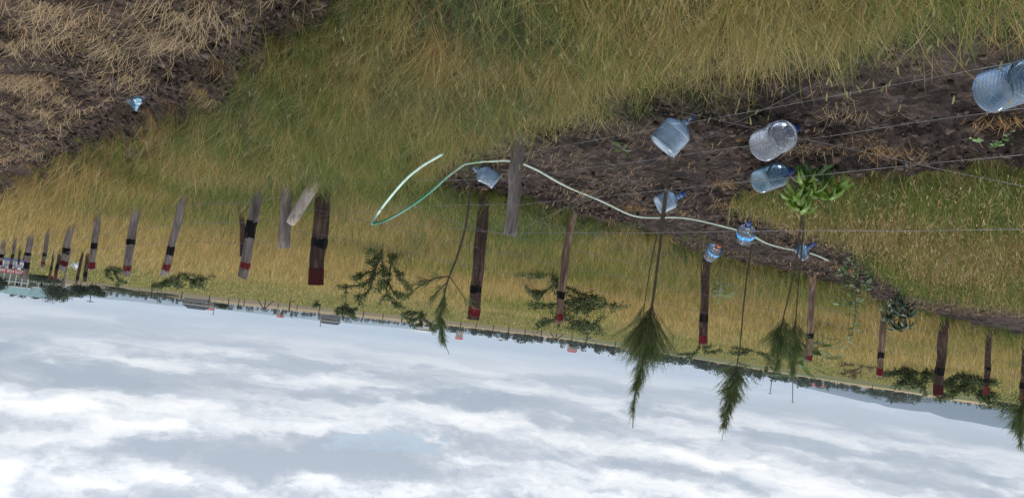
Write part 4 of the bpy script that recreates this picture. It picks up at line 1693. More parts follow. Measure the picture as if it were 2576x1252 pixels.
def casuarina(label, base, stem, clusters, limbs=(), r0=.011, group="casuarina saplings along the near fence", seed=1, d=None):
    """thin bare stem with plumes of needle-like twigs; clusters = (polyline index, t0, t1, n branches, length m, spread, needles)"""
    rnd = np.random.default_rng(seed)
    g = gp(*base)
    d = depth_of(g) if d is None else d
    root = empty("casuarina_sapling", g, label, "sapling", group)
    pls = [[g] + [at(x, y, d) for x, y in stem]]
    for pl in limbs:
        pls.append([at(x, y, d + dz) for x, y, dz in pl])
    mb = MB()
    for k, pl in enumerate(pls):
        sm = catmull(pl, 5)
        n = len(sm)
        rr = [(r0 if k == 0 else r0 * .5) * (1 - .88 * (i / (n - 1)) ** .9) + .0012 for i in range(n)]
        pts = [p - g for p in sm]
        if k == 0:
            pts[0] = pts[0] - np.array([0, 0, .08])
        mb.tube(pts, rr, 7, True, 0, .08, seed)
    mb.build("trunk", M_STEM, root, smooth=True)
    P0, Dv, Ls, Cc = [], [], [], []
    twigs = MB()
    for (pi, t0, t1, nb, ln, spread, nn) in clusters:
        pl = catmull(pls[pi], 5)
        for _ in range(nb):
            t = rnd.uniform(t0, t1)
            p, tang = along(pl, t)
            rel = (t - t0) / (t1 - t0 + 1e-9)
            lb = ln * (1 - .62 * rel) * rnd.uniform(.6, 1.2)
            out = np.cross(tang, rnd.normal(0, 1, 3))
            out /= np.linalg.norm(out) + 1e-9
            s = spread * (1 - .5 * rel) * rnd.uniform(.4, 1.2)
            dirb = tang * math.cos(s) + out * math.sin(s)
            sag = np.array([0, 0, -.10 * lb]) + out * .05 * lb
            pts = [p + dirb * lb * q + sag * q * q for q in (0, .35, .7, 1)]
            twigs.tube([q - g for q in pts], [.0016, .0014, .0011, .0007], 3, False)
            for _ in range(nn):
                q = rnd.uniform(.12, 1)
                b = p + dirb * lb * q + sag * q * q
                nd = dirb + rnd.normal(0, .30, 3) + tang * .25
                nd /= np.linalg.norm(nd)
                P0.append(b)
                Dv.append(nd)
                Ls.append(rnd.uniform(.06, .15))
                c = np.array([.13, .175, .070]) * rnd.uniform(.5, 1.6)
                if rnd.random() < .15:
                    c = np.array([.12, .11, .045]) * rnd.uniform(.7, 1.2)
                Cc.append(c)
    tw = twigs.build("twigs", M_STEM, root)
    tag(tw, kind="stuff")
    P0, Dv, Ls, Cc = map(np.array, (P0, Dv, Ls, Cc))
    V, F, S, T, Q = ribbons(P0 - g, Dv, Ls, np.full(len(P0), .0022 * max(d, 5.6) / 5.6), Cc, np.stack([np.zeros(len(P0)), np.zeros(len(P0)), -.15 * Ls], -1))
    mesh_arrays("foliage", V, F, S, T, M_LEAF, Q, root)
    return root


casuarina("tallest casuarina with dense drooping plume in front of the milky bottles", (1691, 292),
          [(1683, 400), (1672, 520), (1655, 660), (1640, 770), (1628, 840), (1616, 910), (1603, 970), (1594, 1020), (1592, 1076)],
          [(0, .60, .70, 130, .44, .62, 30), (0, .68, .83, 55, .24, .34, 18), (0, .80, .93, 22, .13, .2, 9)], r0=.013, seed=2)
casuarina("thin bare-looking casuarina stem close beside the tallest one", (1676, 455),
          [(1664, 545), (1642, 640), (1625, 740), (1618, 800), (1612, 860)], [(0, .75, 1.0, 26, .28, .5, 22)], r0=.008, seed=3)
casuarina("casuarina with forked top and long curved tip beside the dark brown post", (1187, 405),
          [(1182, 470), (1173, 560), (1152, 640), (1131, 694), (1122, 722), (1115, 758), (1110, 790), (1111, 832), (1114, 850), (1130, 890)],
          [(0, .68, .90, 46, .20, .42, 26), (1, .15, 1, 22, .16, .5, 14), (2, .2, 1, 10, .09, .5, 6), (3, .2, 1, 14, .13, .5, 10), (0, .60, .7, 10, .14, .5, 8)],
          [[(1131, 695, 0), (1099, 699, -.15), (1061, 715, -.25), (1034, 738, -.3)], [(1131, 695, 0), (1146, 717, .1), (1167, 747, .2), (1188, 770, .25)],
           [(1125, 710, 0), (1106, 728, -.1), (1088, 752, -.15)]], r0=.014, seed=4)
casuarina("slender casuarina whose feathery top stands wholly against the sky", (1893, 560),
          [(1890, 620), (1878, 700), (1869, 786), (1863, 855), (1852, 930), (1845, 966), (1837, 1002), (1825, 1052), (1816, 1107)],
          [(0, .62, .77, 80, .36, 1.1, 32), (0, .74, .92, 60, .20, .6, 18)], r0=.012, seed=5)
casuarina("twin casuarina sapling, the stem leaning more, over the bark-flaked post", (2020, 500),
          [(2015, 560), (2004, 650), (1985, 740), (1969, 805), (1960, 860), (1955, 922)], [(0, .70, .86, 60, .30, .7, 34), (0, .82, .98, 26, .16, .35, 18)], r0=.012, seed=6)
casuarina("twin casuarina sapling, the straighter stem, over the bark-flaked post", (2022, 515),
          [(2019, 600), (2010, 700), (2001, 812), (1997, 870), (1994, 938)], [(0, .68, .86, 64, .30, .7, 34), (0, .82, .98, 24, .14, .35, 18)], r0=.011, seed=7)
casuarina("casuarina top poking in at the picture edge before the hills", (2625, 560),
          [(2612, 700), (2596, 850), (2582, 960), (2572, 1030), (2566, 1080), (2569, 1136)], [(0, .72, .86, 50, .30, .75, 30), (0, .82, .95, 26, .14, .3, 14)], r0=.013, seed=8)


def shrub(name, label, cat, base, limbs, depth=None, r0=.03, leaves=1600, leaf=.035, spread=.09, col=(.078, .105, .042), group=None, seed=1, sub=7, dz=.5, galls=0, dry=False):
    """open thorny shrub: limbs drawn as picture polylines at the shrub's distance, random depth, twigs and small leaves"""
    rnd = np.random.default_rng(seed)
    g = gp(*base)
    d = depth_of(g) if depth is None else depth
    if depth is not None:
        v = rays(base[0], base[1])
        p = EYE + v * depth
        g = np.array([p[0], p[1], float(base_z(np.array(p[0]), np.array(p[1])))])
    root = empty(name, g, label, cat, group)
    mb = MB()
    pls = []
    starts = {}
    for li, pl in enumerate(limbs):
        off = rnd.uniform(-dz, dz)
        pts = []
        for i, (x, y) in enumerate(pl):
            key = (x, y)
            if i == 0 and key in starts:
                dd = starts[key]
            else:
                dd = off * (i / max(1, len(pl) - 1)) + (starts.get(pl[0], 0))
            starts.setdefault(key, dd)
            pts.append(at(x, y, d + dd))
        if li == 0:
            pts[0] = g.copy()
            pts[0][2] -= .08
        sm = catmull(pts, 4)
        n = len(sm)
        rs = r0 * (1 if li == 0 else .5)
        mb.tube([p - g for p in sm], [rs * (1 - .75 * i / (n - 1)) for i in range(n)], 6, True, 0, .1, seed + li)
        pls.append(sm)
    tws = []
    for pl in pls:
        L = sum(np.linalg.norm(b - a) for a, b in zip(pl[:-1], pl[1:]))
        for _ in range(max(2, int(sub * L))):
            t = rnd.uniform(.2, 1)
            p, tang = along(pl, t)
            dv = tang * .7 + rnd.normal(0, .55, 3)
            dv[2] = abs(dv[2]) * .6
            dv /= np.linalg.norm(dv)
            ln = rnd.uniform(.4, 1.3) * spread * 3
            e = p + dv * ln
            tws.append([p, p + dv * ln * .5 + rnd.normal(0, .01, 3), e])
            mb.tube([q - g for q in tws[-1]], [r0 * .16, r0 * .12, r0 * .06], 4, False)
    mb.build("trunk", M_BARK, root, smooth=True)
    lines = pls + tws * 1
    wts = np.array([sum(np.linalg.norm(b - a) for a, b in zip(pl[:-1], pl[1:])) for pl in lines])
    idx = rnd.choice(len(lines), leaves, p=wts / wts.sum())
    P0, Dv = [], []
    for k in idx:
        p, tang = along(lines[k], rnd.uniform(.18, 1))
        P0.append(p + rnd.normal(0, spread * .35, 3))
        v = rnd.normal(0, 1, 3) + tang * .5
        Dv.append(v / np.linalg.norm(v))
    P0, Dv = np.array(P0), np.array(Dv)
    n = len(P0)
    cc = np.array(col) * rnd.uniform(.4, 2.0, (n, 1)) * rnd.uniform(.9, 1.1, (n, 3))
    V, F, S, T, Q = ribbons(P0 - g, Dv, leaf * rnd.uniform(.6, 1.4, n), leaf * .62 * rnd.uniform(.6, 1.2, n), cc)
    mesh_arrays("crown", V, F, S, T, M_LEAF, Q, root)
    if galls:
        for _ in range(galls):
            p, _t = along(lines[rnd.integers(len(lines))], rnd.uniform(.4, 1))
            b2 = MB()
            rr = rnd.uniform(.014, .022)
            b2.tube([(0, 0, -rr), (0, 0, -rr * .5), (0, 0, rr * .5), (0, 0, rr)], [rr * .3, rr, rr, rr * .3], 7, True)
            b2.build("gall", M_BARK, root, smooth=True, loc=p - g)
    return root


TS = "thorn shrubs scattered in the field"
shrub("thorn_shrub", "dark upright thorn shrub between the two dark brown posts", "shrub", (967, 596),
      [[(967, 596), (962, 615), (958, 641), (943, 678), (928, 709), (894, 718), (860, 721)], [(943, 678), (939, 701), (924, 735), (894, 750)],
       [(962, 615), (977, 625), (984, 648), (992, 678), (1011, 709), (1034, 729)], [(984, 648), (980, 690), (977, 709), (973, 739), (999, 770)],
       [(958, 641), (940, 632), (925, 629)], [(984, 648), (1000, 640), (1016, 630)], [(943, 678), (915, 690), (893, 697)], [(977, 709), (990, 735), (1005, 745)], [(958, 641), (965, 690), (955, 720)]],
      r0=.035, leaves=4600, leaf=.042, spread=.085, group=TS, seed=11, sub=9, galls=14)
shrub("thorn_shrub", "wide layered dark thorn shrub behind the crooked peeling post", "shrub", (1371, 648),
      [[(1371, 648), (1389, 687), (1405, 719), (1413, 760), (1420, 800)], [(1401, 711), (1357, 739), (1321, 721)], [(1405, 719), (1440, 728), (1462, 739), (1490, 743)],
       [(1413, 760), (1478, 763), (1542, 765)], [(1413, 760), (1450, 772), (1500, 778)], [(1413, 760), (1380, 768), (1355, 763)], [(1420, 800), (1454, 823), (1487, 829)], [(1420, 800), (1470, 812), (1494, 815), (1520, 793)],
       [(1420, 800), (1395, 805), (1371, 815)], [(1389, 687), (1360, 690), (1334, 688)], [(1413, 760), (1450, 750), (1480, 752)]],
      r0=.04, leaves=7500, leaf=.042, spread=.11, group=TS, seed=12, sub=10, galls=16)
shrub("thorn_shrub", "low spreading thorn shrub past the strongly leaning grey post", "shrub", (453, 672),
      [[(453, 672), (452, 684), (449, 698), (422, 710), (389, 719)], [(449, 698), (446, 724)], [(452, 684), (482, 704), (509, 708)], [(452, 684), (490, 690), (533, 685)], [(449, 698), (431, 700), (404, 725)], [(482, 704), (500, 700), (520, 698)]],
      r0=.06, leaves=2600, leaf=.10, spread=.16, group=TS, seed=13, sub=4, dz=.8)
shrub("thorn_shrub", "drooping small thorn shrub between two grey leaning posts in the field", "shrub", (270, 657),
      [[(270, 657), (276, 668), (283, 680), (295, 695), (303, 708)], [(276, 668), (290, 672), (299, 676)], [(276, 668), (268, 678), (272, 690)]],
      r0=.05, leaves=900, leaf=.10, spread=.15, group=TS, seed=14, sub=4)
shrub("thorn_shrub", "flat-topped small thorn tree at the far field fence", "shrub", (871, 755),
      [[(871, 755), (869, 768), (860, 778), (842, 782)], [(869, 768), (880, 780), (897, 776)], [(869, 768), (873, 785), (880, 790)], [(860, 778), (862, 788)]],
      r0=.06, leaves=1500, leaf=.17, spread=.3, group=TS, seed=15, sub=2)
shrub("thorn_shrub", "bushy thorn shrub below the forked casuarina's tip in the far field", "shrub", (1058, 776),
      [[(1058, 776), (1060, 790), (1045, 805), (1030, 800)], [(1060, 790), (1072, 808), (1084, 818)], [(1060, 790), (1060, 812), (1055, 818)], [(1060, 790), (1035, 786), (1024, 783)]],
      r0=.06, leaves=1700, leaf=.17, spread=.3, group=TS, seed=16, sub=2)
shrub("thorn_shrub", "tiny thorn shrub just before the distant zigzag-roofed shed", "shrub", (797, 752), [[(797, 752), (795, 762), (787, 772)], [(795, 762), (805, 768)]],
      r0=.05, leaves=500, leaf=.15, spread=.22, group=TS, seed=17, sub=2)
shrub("thorn_shrub", "sparse crooked thorn shrub over the orange-capped bottle's post top", "shrub", (1762, 858),
      [[(1762, 858), (1758, 872), (1747, 888), (1714, 890)], [(1747, 888), (1735, 905)], [(1758, 872), (1785, 884), (1815, 878)], [(1758, 872), (1775, 870), (1800, 866)]],
      r0=.05, leaves=1500, leaf=.10, spread=.16, group=TS, seed=18, sub=4)
shrub("thorn_shrub", "broken dark thorn shrub behind the slender sky-topped casuarina", "shrub", (1900, 868),
      [[(1900, 868), (1890, 882), (1860, 888), (1835, 884)], [(1890, 882), (1920, 890), (1932, 905), (1926, 935)], [(1890, 882), (1870, 876), (1850, 870)], [(1920, 890), (1945, 893)]],
      r0=.05, leaves=1800, leaf=.10, spread=.17, group=TS, seed=19, sub=4)
shrub("thorn_shrub", "thick dark thorn bush just left of the pale-topped post", "shrub", (2335, 912),
      [[(2335, 912), (2330, 935), (2318, 962), (2300, 975)], [(2330, 935), (2300, 940), (2270, 938), (2245, 940)], [(2318, 962), (2285, 962), (2262, 966)], [(2300, 940), (2285, 928), (2272, 924)], [(2330, 935), (2345, 950), (2352, 960)]],
      r0=.07, leaves=3400, leaf=.10, spread=.22, group=TS, seed=20, sub=4)
shrub("thorn_shrub", "thick dark thorn bush between the pale-topped and two-banded posts", "shrub", (2420, 918),
      [[(2420, 918), (2422, 940), (2430, 965), (2453, 985), (2478, 1010)], [(2422, 940), (2395, 955), (2378, 968)], [(2422, 940), (2445, 948), (2475, 960)], [(2430, 965), (2405, 985), (2390, 992)], [(2453, 985), (2470, 985), (2490, 990)]],
      r0=.07, leaves=4200, leaf=.10, spread=.25, group=TS, seed=21, sub=4)
shrub("dry_bush", "leafless brown twiggy bush beside the bright red-topped post", "shrub", (2175, 905),
      [[(2175, 905), (2170, 918), (2150, 930), (2118, 940)], [(2170, 918), (2190, 925), (2203, 920)], [(2170, 918), (2160, 938), (2140, 946)], [(2170, 918), (2135, 915), (2118, 912)]],
      r0=.04, leaves=900, leaf=.07, spread=.16, col=(.10, .075, .05), seed=22, sub=9)


# ---- broad leaves that can be picked out one by one
def leaf_mesh(name, length, width, curl, fold, mat_cols, seed=0, pts=7):
    rnd = np.random.default_rng(seed)
    vs_, fs_ = [], []
    for i in range(pts + 1):
        t = i / pts
        wv = width * .5 * math.sin(math.pi * min(1, t * .96 + .04)) ** .8 * (1 - .25 * t)
        x = length * math.sin(curl * t) / curl if curl else length * t
        z = -length * (1 - math.cos(curl * t)) / curl if curl else 0
        wave = .04 * width * math.sin(t * 14)
        vs_ += [(-wv, x, z + fold * wv + wave), (0, x, z), (wv, x, z + fold * wv - wave)]
    for i in range(pts):
        a = 3 * i
        fs_ += [(a, a + 1, a + 4, a + 3), (a + 1, a + 2, a + 5, a + 4)]
    me = bpy.data.meshes.new(name)
    me.from_pydata(vs_, [], fs_)
    me.materials.append(mat_cols)
    me.polygons.foreach_set("use_smooth", [True] * len(fs_))
    me.update()
    return me


def leaf_mat(name, c0, c1, transl=.3, gloss=.4):
    m, n, l, b = new_mat(name)
    oi = n.new("ShaderNodeObjectInfo")
    tcn = n.new("ShaderNodeTexCoord")
    f = noise(n, l, tcn.outputs['Object'], 30, 3, .5)
    c = mixc(n, l, oi.outputs['Random'], c0, c1)
    c = mixc(n, l, math_node(n, l, 'MULTIPLY', f, .5), c, tuple(v * .55 for v in c0))
    l.new(c, b.inputs['Base Color'])
    b.inputs['Roughness'].default_value = gloss
    t = n.new("ShaderNodeBsdfTranslucent")
    l.new(c, t.inputs['Color'])
    mx = n.new("ShaderNodeMixShader")
    mx.inputs[0].default_value = transl
    l.new(b.outputs[0], mx.inputs[1])
    l.new(t.outputs[0], mx.inputs[2])
    l.new(mx.outputs[0], n["Material Output"].inputs['Surface'])
    return m


def put_leaf(me, root, pos, direction, droll=0.0, scale=1.0, name="leaf"):
    dv = Vector([float(c) for c in direction]).normalized()
    q = dv.to_track_quat('Y', 'Z')
    o = link(name, me, root)
    o.matrix_local = Matrix.Translation(Vector([float(c) for c in pos])) @ q.to_matrix().to_4x4() @ Matrix.Rotation(droll, 4, 'Y') @ Matrix.Scale(scale, 4)
    return o


M_MANGO = leaf_mat("mango_leaf", (.14, .25, .030), (.23, .35, .05), .4)
M_MANGOD = leaf_mat("old_mango_leaf", (.045, .10, .022), (.075, .15, .035))
M_DARKL = leaf_mat("dark_mango_leaf", (.030, .062, .030), (.06, .105, .055), .2, .35)
M_PALEL = leaf_mat("pale_shrub_leaf", (.09, .16, .055), (.17, .26, .10))
M_WEED = leaf_mat("weed_leaf", (.12, .24, .07), (.22, .36, .12))
M_FERN = leaf_mat("fern_leaf", (.075, .145, .030), (.14, .23, .05), .35)


def mango(label, base, whorls, mats, stemtop, seed, lscale=1.0, stemr=.009, n_each=13):
    rnd = np.random.default_rng(seed)
    g = gp(*base)
    d = depth_of(g)
    root = empty("mango_sapling", g, label, "sapling")
    lm = [leaf_mesh("mango_leaf", .165 * lscale, .034 * lscale, 1.7, .35, mats[0], 1), leaf_mesh("mango_leaf_old", .19 * lscale, .05 * lscale, 1.7, .3, mats[1], 2)]
    top = at(stemtop[0], stemtop[1], d)
    mb = MB()
    mid = g + (top - g) * .5
    mb.tube([g - g - np.array([0, 0, .05]), mid - g, top - g], [stemr, stemr * .85, stemr * .5], 8, True, 0, .08, seed)
    for (x, y, dz_, old, n) in whorls:
        c = at(x, y, d + dz_)
        k = g + (top - g) * min(.9, max(.25, ((c - g) @ (top - g)) / ((top - g) @ (top - g)) * .75))
        mb.tube([k - g, (k + c) / 2 - g + np.array([0, 0, .01]), c - g], [stemr * .6, stemr * .5, stemr * .35], 6, True)
        for i in range(int(n * 2.1)):
            an = i * 2.399 + rnd.uniform(-.3, .3)
            el = rnd.uniform(-.45, .75) if not old else rnd.uniform(-1.0, .2)
            dv = (math.cos(an) * math.cos(el), math.sin(an) * math.cos(el), math.sin(el))
            put_leaf(lm[1 if old else 0], root, c - g + np.array([0, 0, rnd.uniform(-.02, .02)]), dv, rnd.uniform(-.9, .9), rnd.uniform(.7, 1.15))
    mb.build("trunk", M_BARK, root, smooth=True)
    return root


mango("bright green mango sapling with drooping leaves beside the blue bottle", (2047, 388),
      [(2013, 524, 0, False, 15), (2038, 484, -.05, False, 15), (2087, 494, .03, False, 15), (2000, 495, -.04, False, 10), (2110, 470, 0, False, 8), (2025, 462, -.1, False, 8),
       (2043, 442, .0, True, 13), (2055, 420, .05, True, 11), (2035, 410, .02, True, 8), (2075, 455, .05, True, 8)], (M_MANGO, M_MANGOD), (2030, 500), 31)
mango("dark bluish-green mango sapling against the bright red-topped post", (2268, 737),
      [(2255, 825, 0, False, 12), (2235, 805, .1, False, 11), (2280, 820, -.1, False, 11), (2258, 790, -.15, False, 11), (2275, 770, 0, False, 10), (2285, 795, .1, False, 10), (2240, 775, 0, False, 8), (2262, 755, .1, False, 8)],
      (M_DARKL, M_DARKL), (2260, 825), 32, lscale=1.35, stemr=.012)


def leafy(name, label, cat, base, stems, leafme, n, seed, stemr=.006, el=(-.4, .9), d=None, sm=(.6, 1.2), dzz=.08):
    rnd = np.random.default_rng(seed)
    g = gp(*base)
    d = depth_of(g) if d is None else d
    root = empty(name, g, label, cat)
    mb = MB()
    pls = []
    for si, s in enumerate(stems):
        off = rnd.uniform(-dzz, dzz)
        pl = [g - np.array([0, 0, .03])] + [at(x, y, d + off * (i + 1) / len(s)) for i, (x, y) in enumerate(s)]
        pl = catmull(pl, 4)
        pls.append(pl)
        mb.tube([p - g for p in pl], [stemr * (1 - .7 * i / len(pl)) for i in range(len(pl))], 5, True)
    mb.build("stem", M_STEM, root, smooth=True)
    for i in range(n):
        p, t_ = along(pls[i % len(pls)], rnd.uniform(.12, 1))
        an, e = rnd.uniform(0, 6.28), rnd.uniform(*el)
        put_leaf(leafme, root, p - g, (math.cos(an) * math.cos(e), math.sin(an) * math.cos(e), math.sin(e)), rnd.uniform(-.6, .6), rnd.uniform(*sm))
    return root


LM_PALE = leaf_mesh("shrub_leaf", .10, .062, .7, .25, M_PALEL, 5, 5)
LM_WEED = leaf_mesh("weed_leaf", .06, .036, .6, .25, M_WEED, 6, 5)
leafy("leafy_shrub", "tall pale green broad-leaved shrub between bark-flaked and red-topped posts", "shrub", (2158, 622),
      [[(2150, 680), (2140, 760), (2132, 850)], [(2165, 680), (2160, 750), (2150, 810)], [(2135, 670), (2120, 720), (2112, 770)], [(2170, 660), (2178, 700), (2180, 730)], [(2150, 650), (2130, 680), (2105, 690)], [(2155, 700), (2150, 800), (2138, 862)]],
      LM_PALE, 120, 41)
leafy("weed", "small bright green weed spreading on soil below the largest bottle", "weed", (2505, 335),
      [[(2490, 345), (2460, 350), (2442, 352)], [(2515, 348), (2535, 345)], [(2505, 350), (2500, 362), (2520, 365)], [(2495, 338), (2520, 332), (2540, 330)], [(2500, 340), (2480, 340)]], LM_WEED, 60, 42, stemr=.003, el=(-.1, .6), dzz=.05)


def frond_mesh(name, length, pairs, leaflet, mat):
    vs_, fs_ = [], []

    def q(x, y, z, dx, dy, dz, w):
        o = len(vs_)
        px_, py_ = -dy, dx
        vs_.extend([(x - px_ * w * .3, y - py_ * w * .3, z), (x + px_ * w * .3, y + py_ * w * .3, z), (x + dx * .5 + px_ * w, y + dy * .5 + py_ * w, z + dz * .4),
                    (x + dx * .5 - px_ * w, y + dy * .5 - py_ * w, z + dz * .4), (x + dx, y + dy, z + dz)])
        fs_.append((o, o + 1, o + 2, o + 3))
        fs_.append((o + 3, o + 2, o + 4))
    for i in range(pairs):
        t = (i + 1) / pairs
        y, z = length * t, -.25 * length * t * t
        ll = leaflet * math.sin(math.pi * (.12 + .82 * t)) + .01
        for s in (-1, 1):
            q(0, y, z, s * ll * .8, ll * .5, -.02 * ll, .10)
    q(0, 0, 0, 0, length, -.25 * length, .006 / length)
    me = bpy.data.meshes.new(name)
    me.from_pydata(vs_, [], fs_)
    me.materials.append(mat)
    me.update()
    return me


FR = frond_mesh("frond", .60, 20, .13, M_FERN)
FRS = frond_mesh("frond_small", .2, 11, .05, M_FERN)


def ferny(name, label, base, tops, me, n, seed, d=None, stemr=.008, sc=(.7, 1.15), t0=.45):
    rnd = np.random.default_rng(seed)
    g = gp(*base)
    d = depth_of(g) if d is None else d
    root = empty(name, g, label, "sapling" if name != "weed" else "weed")
    mb = MB()
    pls = []
    for (x, y, dz_) in tops:
        e = at(x, y, d + dz_)
        pl = [g - np.array([0, 0, .03]), g + (e - g) * .5 + np.array([0, 0, .03]), e]
        pl = catmull(pl, 5)
        pls.append(pl)
        mb.tube([p - g for p in pl], [stemr * (1 - .6 * i / len(pl)) for i in range(len(pl))], 5, True)
    mb.build("trunk", M_STEM, root, smooth=True)
    for i in range(n):
        p, _t = along(pls[i % len(pls)], rnd.uniform(t0, 1))
        an, e = rnd.uniform(0, 6.28), rnd.uniform(-.2, .8)
        put_leaf(me, root, p - g, (math.cos(an) * math.cos(e), math.sin(an) * math.cos(e), math.sin(e)), rnd.uniform(-.5, .5), rnd.uniform(*sc), "frond")
    return root


ferny("jacaranda_sapling", "feathery light green sapling beside the top of the bark-flaked post", (2058, 790), [(2000, 945, -.3), (2055, 935, 0), (2080, 905, .3), (2030, 920, .2)], FR, 60, 51, t0=.5, sc=(.7, 1.2))
ferny("jacaranda_sapling", "tiny feathery sapling leaning on the orange-capped bottle's post", (1816, 655), [(1805, 760, 0), (1790, 735, .05), (1822, 745, -.05)], FRS, 26, 52, t0=.5, sc=(.8, 1.4), stemr=.005)
ferny("weed", "small yellow-green ferny weed alone on the dark soil", (1566, 362), [(1560, 378, 0), (1575, 376, 0), (1566, 384, 0)], FRS, 14, 53, stemr=.003, sc=(.35, .6), t0=.2)


# ------------------------------------------------------------------ the sale sign
def text(name, body, parent, x, z, size, mat, align='LEFT', y=-.012, font_shear=0.0, sx=1.0):
    cu = bpy.data.curves.new(name, 'FONT')
    cu.body = body
    cu.size = size
    cu.align_x = align
    cu.extrude = .001
    cu.offset = .003 * size / .1
    cu.materials.append(mat)
    tmp = bpy.data.objects.new(name + "_curve", cu)
    C.objects.link(tmp)
    me = bpy.data.meshes.new_from_object(tmp.evaluated_get(bpy.context.evaluated_depsgraph_get()))
    bpy.data.objects.remove(tmp)
    o = link(name, me, parent)
    o.location = (x, y, z)
    o.rotation_euler = (math.pi / 2, 0, 0)
    o.scale = (sx, 1, 1)
    return o


def make_sign():
    D = 36.0
    tl, bl = at(61, 691, D), at(58, 653.5, D)          # upper and lower corner on the side shown
    w, h = 1.24, float(tl[2] - bl[2])
    g = np.array([tl[0] + w / 2, tl[1], float(base_z(np.array(tl[0]), np.array(tl[1])))])
    root = empty("sale_sign", g, "white plots for sale board with red header and blue foot", "sign")
    az = math.atan2(g[0], g[1])
    root.rotation_euler = (0, 0, -az)
    z0 = float(bl[2] - g[2])
    x0 = -w / 2
    white = simple("sign_white", (.72, .73, .76), .5, .05, 3)
    red = simple("sign_red", (.42, .03, .045), .5, .1, 4)
    blue = simple("sign_blue", (.02, .10, .38), .5, .1, 4)
    navy = simple("sign_lettering_blue", (.03, .06, .30), .5, .05)
    black = simple("sign_black", (.015, .017, .02), .5, .1)
    grey = simple("sign_lettering_grey", (.10, .11, .13), .5, .1)
    mb = MB()
    mb.box((x0, 0, z0), (x0 + w, .02, z0 + h))
    mb.build("board", white, root)
    mb = MB()
    mb.box((x0 - .003, -.006, z0 + h * .72), (x0 + w + .003, -.001, z0 + h + .003))
    mb.build("header", red, root)
    mb = MB()
    mb.box((x0 - .003, -.006, z0 - .003), (x0 + w + .003, -.001, z0 + h * .055))
    mb.box((x0 - .003, -.006, z0 + h * .075), (x0 + w + .003, -.001, z0 + h * .155))
    mb.build("foot_stripe", blue, root)
    mb = MB()
    mb.box((x0, -.006, z0 + h * .168), (x0 + w, -.001, z0 + h * .18))
    mb.build("red_line", red, root)
    mb = MB()
    mb.box((x0 + .06, -.006, z0 + h * .575), (x0 + .26, -.001, z0 + h * .70))
    mb.build("dark_panel", black, root)
    mb = MB()
    mb.tube([(x0 + .085, -.006, z0 + h * .335), (x0 + .085, -.001, z0 + h * .335)], .075, 20, True)
    mb.build("red_disc", red, root)
    text("lettering", "PLOTS FOR SALE", root, x0 + .03, z0 + h * .76, .185, white, sx=.82)
    text("lettering", "50\"   x 100\"", root, x0 + .40, z0 + h * .575, .14, black)
    text("lettering", "VINEYARD PROPERTIES LTD", root, x0 + .03, z0 + h * .435, .105, navy, sx=.83)
    text("lettering", "CALL: 07   307 293", root, x0 + .24, z0 + h * .325, .088, grey)
    text("lettering", "07   313 243", root, x0 + .50, z0 + h * .21, .088, grey)
    text("lettering", "5", root, x0 + .055, z0 + h * .28, .11, white, y=-.014)
    mb = MB()
    for sx in (.22, w - .22):
        mb = MB()
        mb.box((x0 + sx - .03, .022, -.3), (x0 + sx + .03, .07, z0 + h * .96))
        mb.build("leg", M_DRED, root)


make_sign()


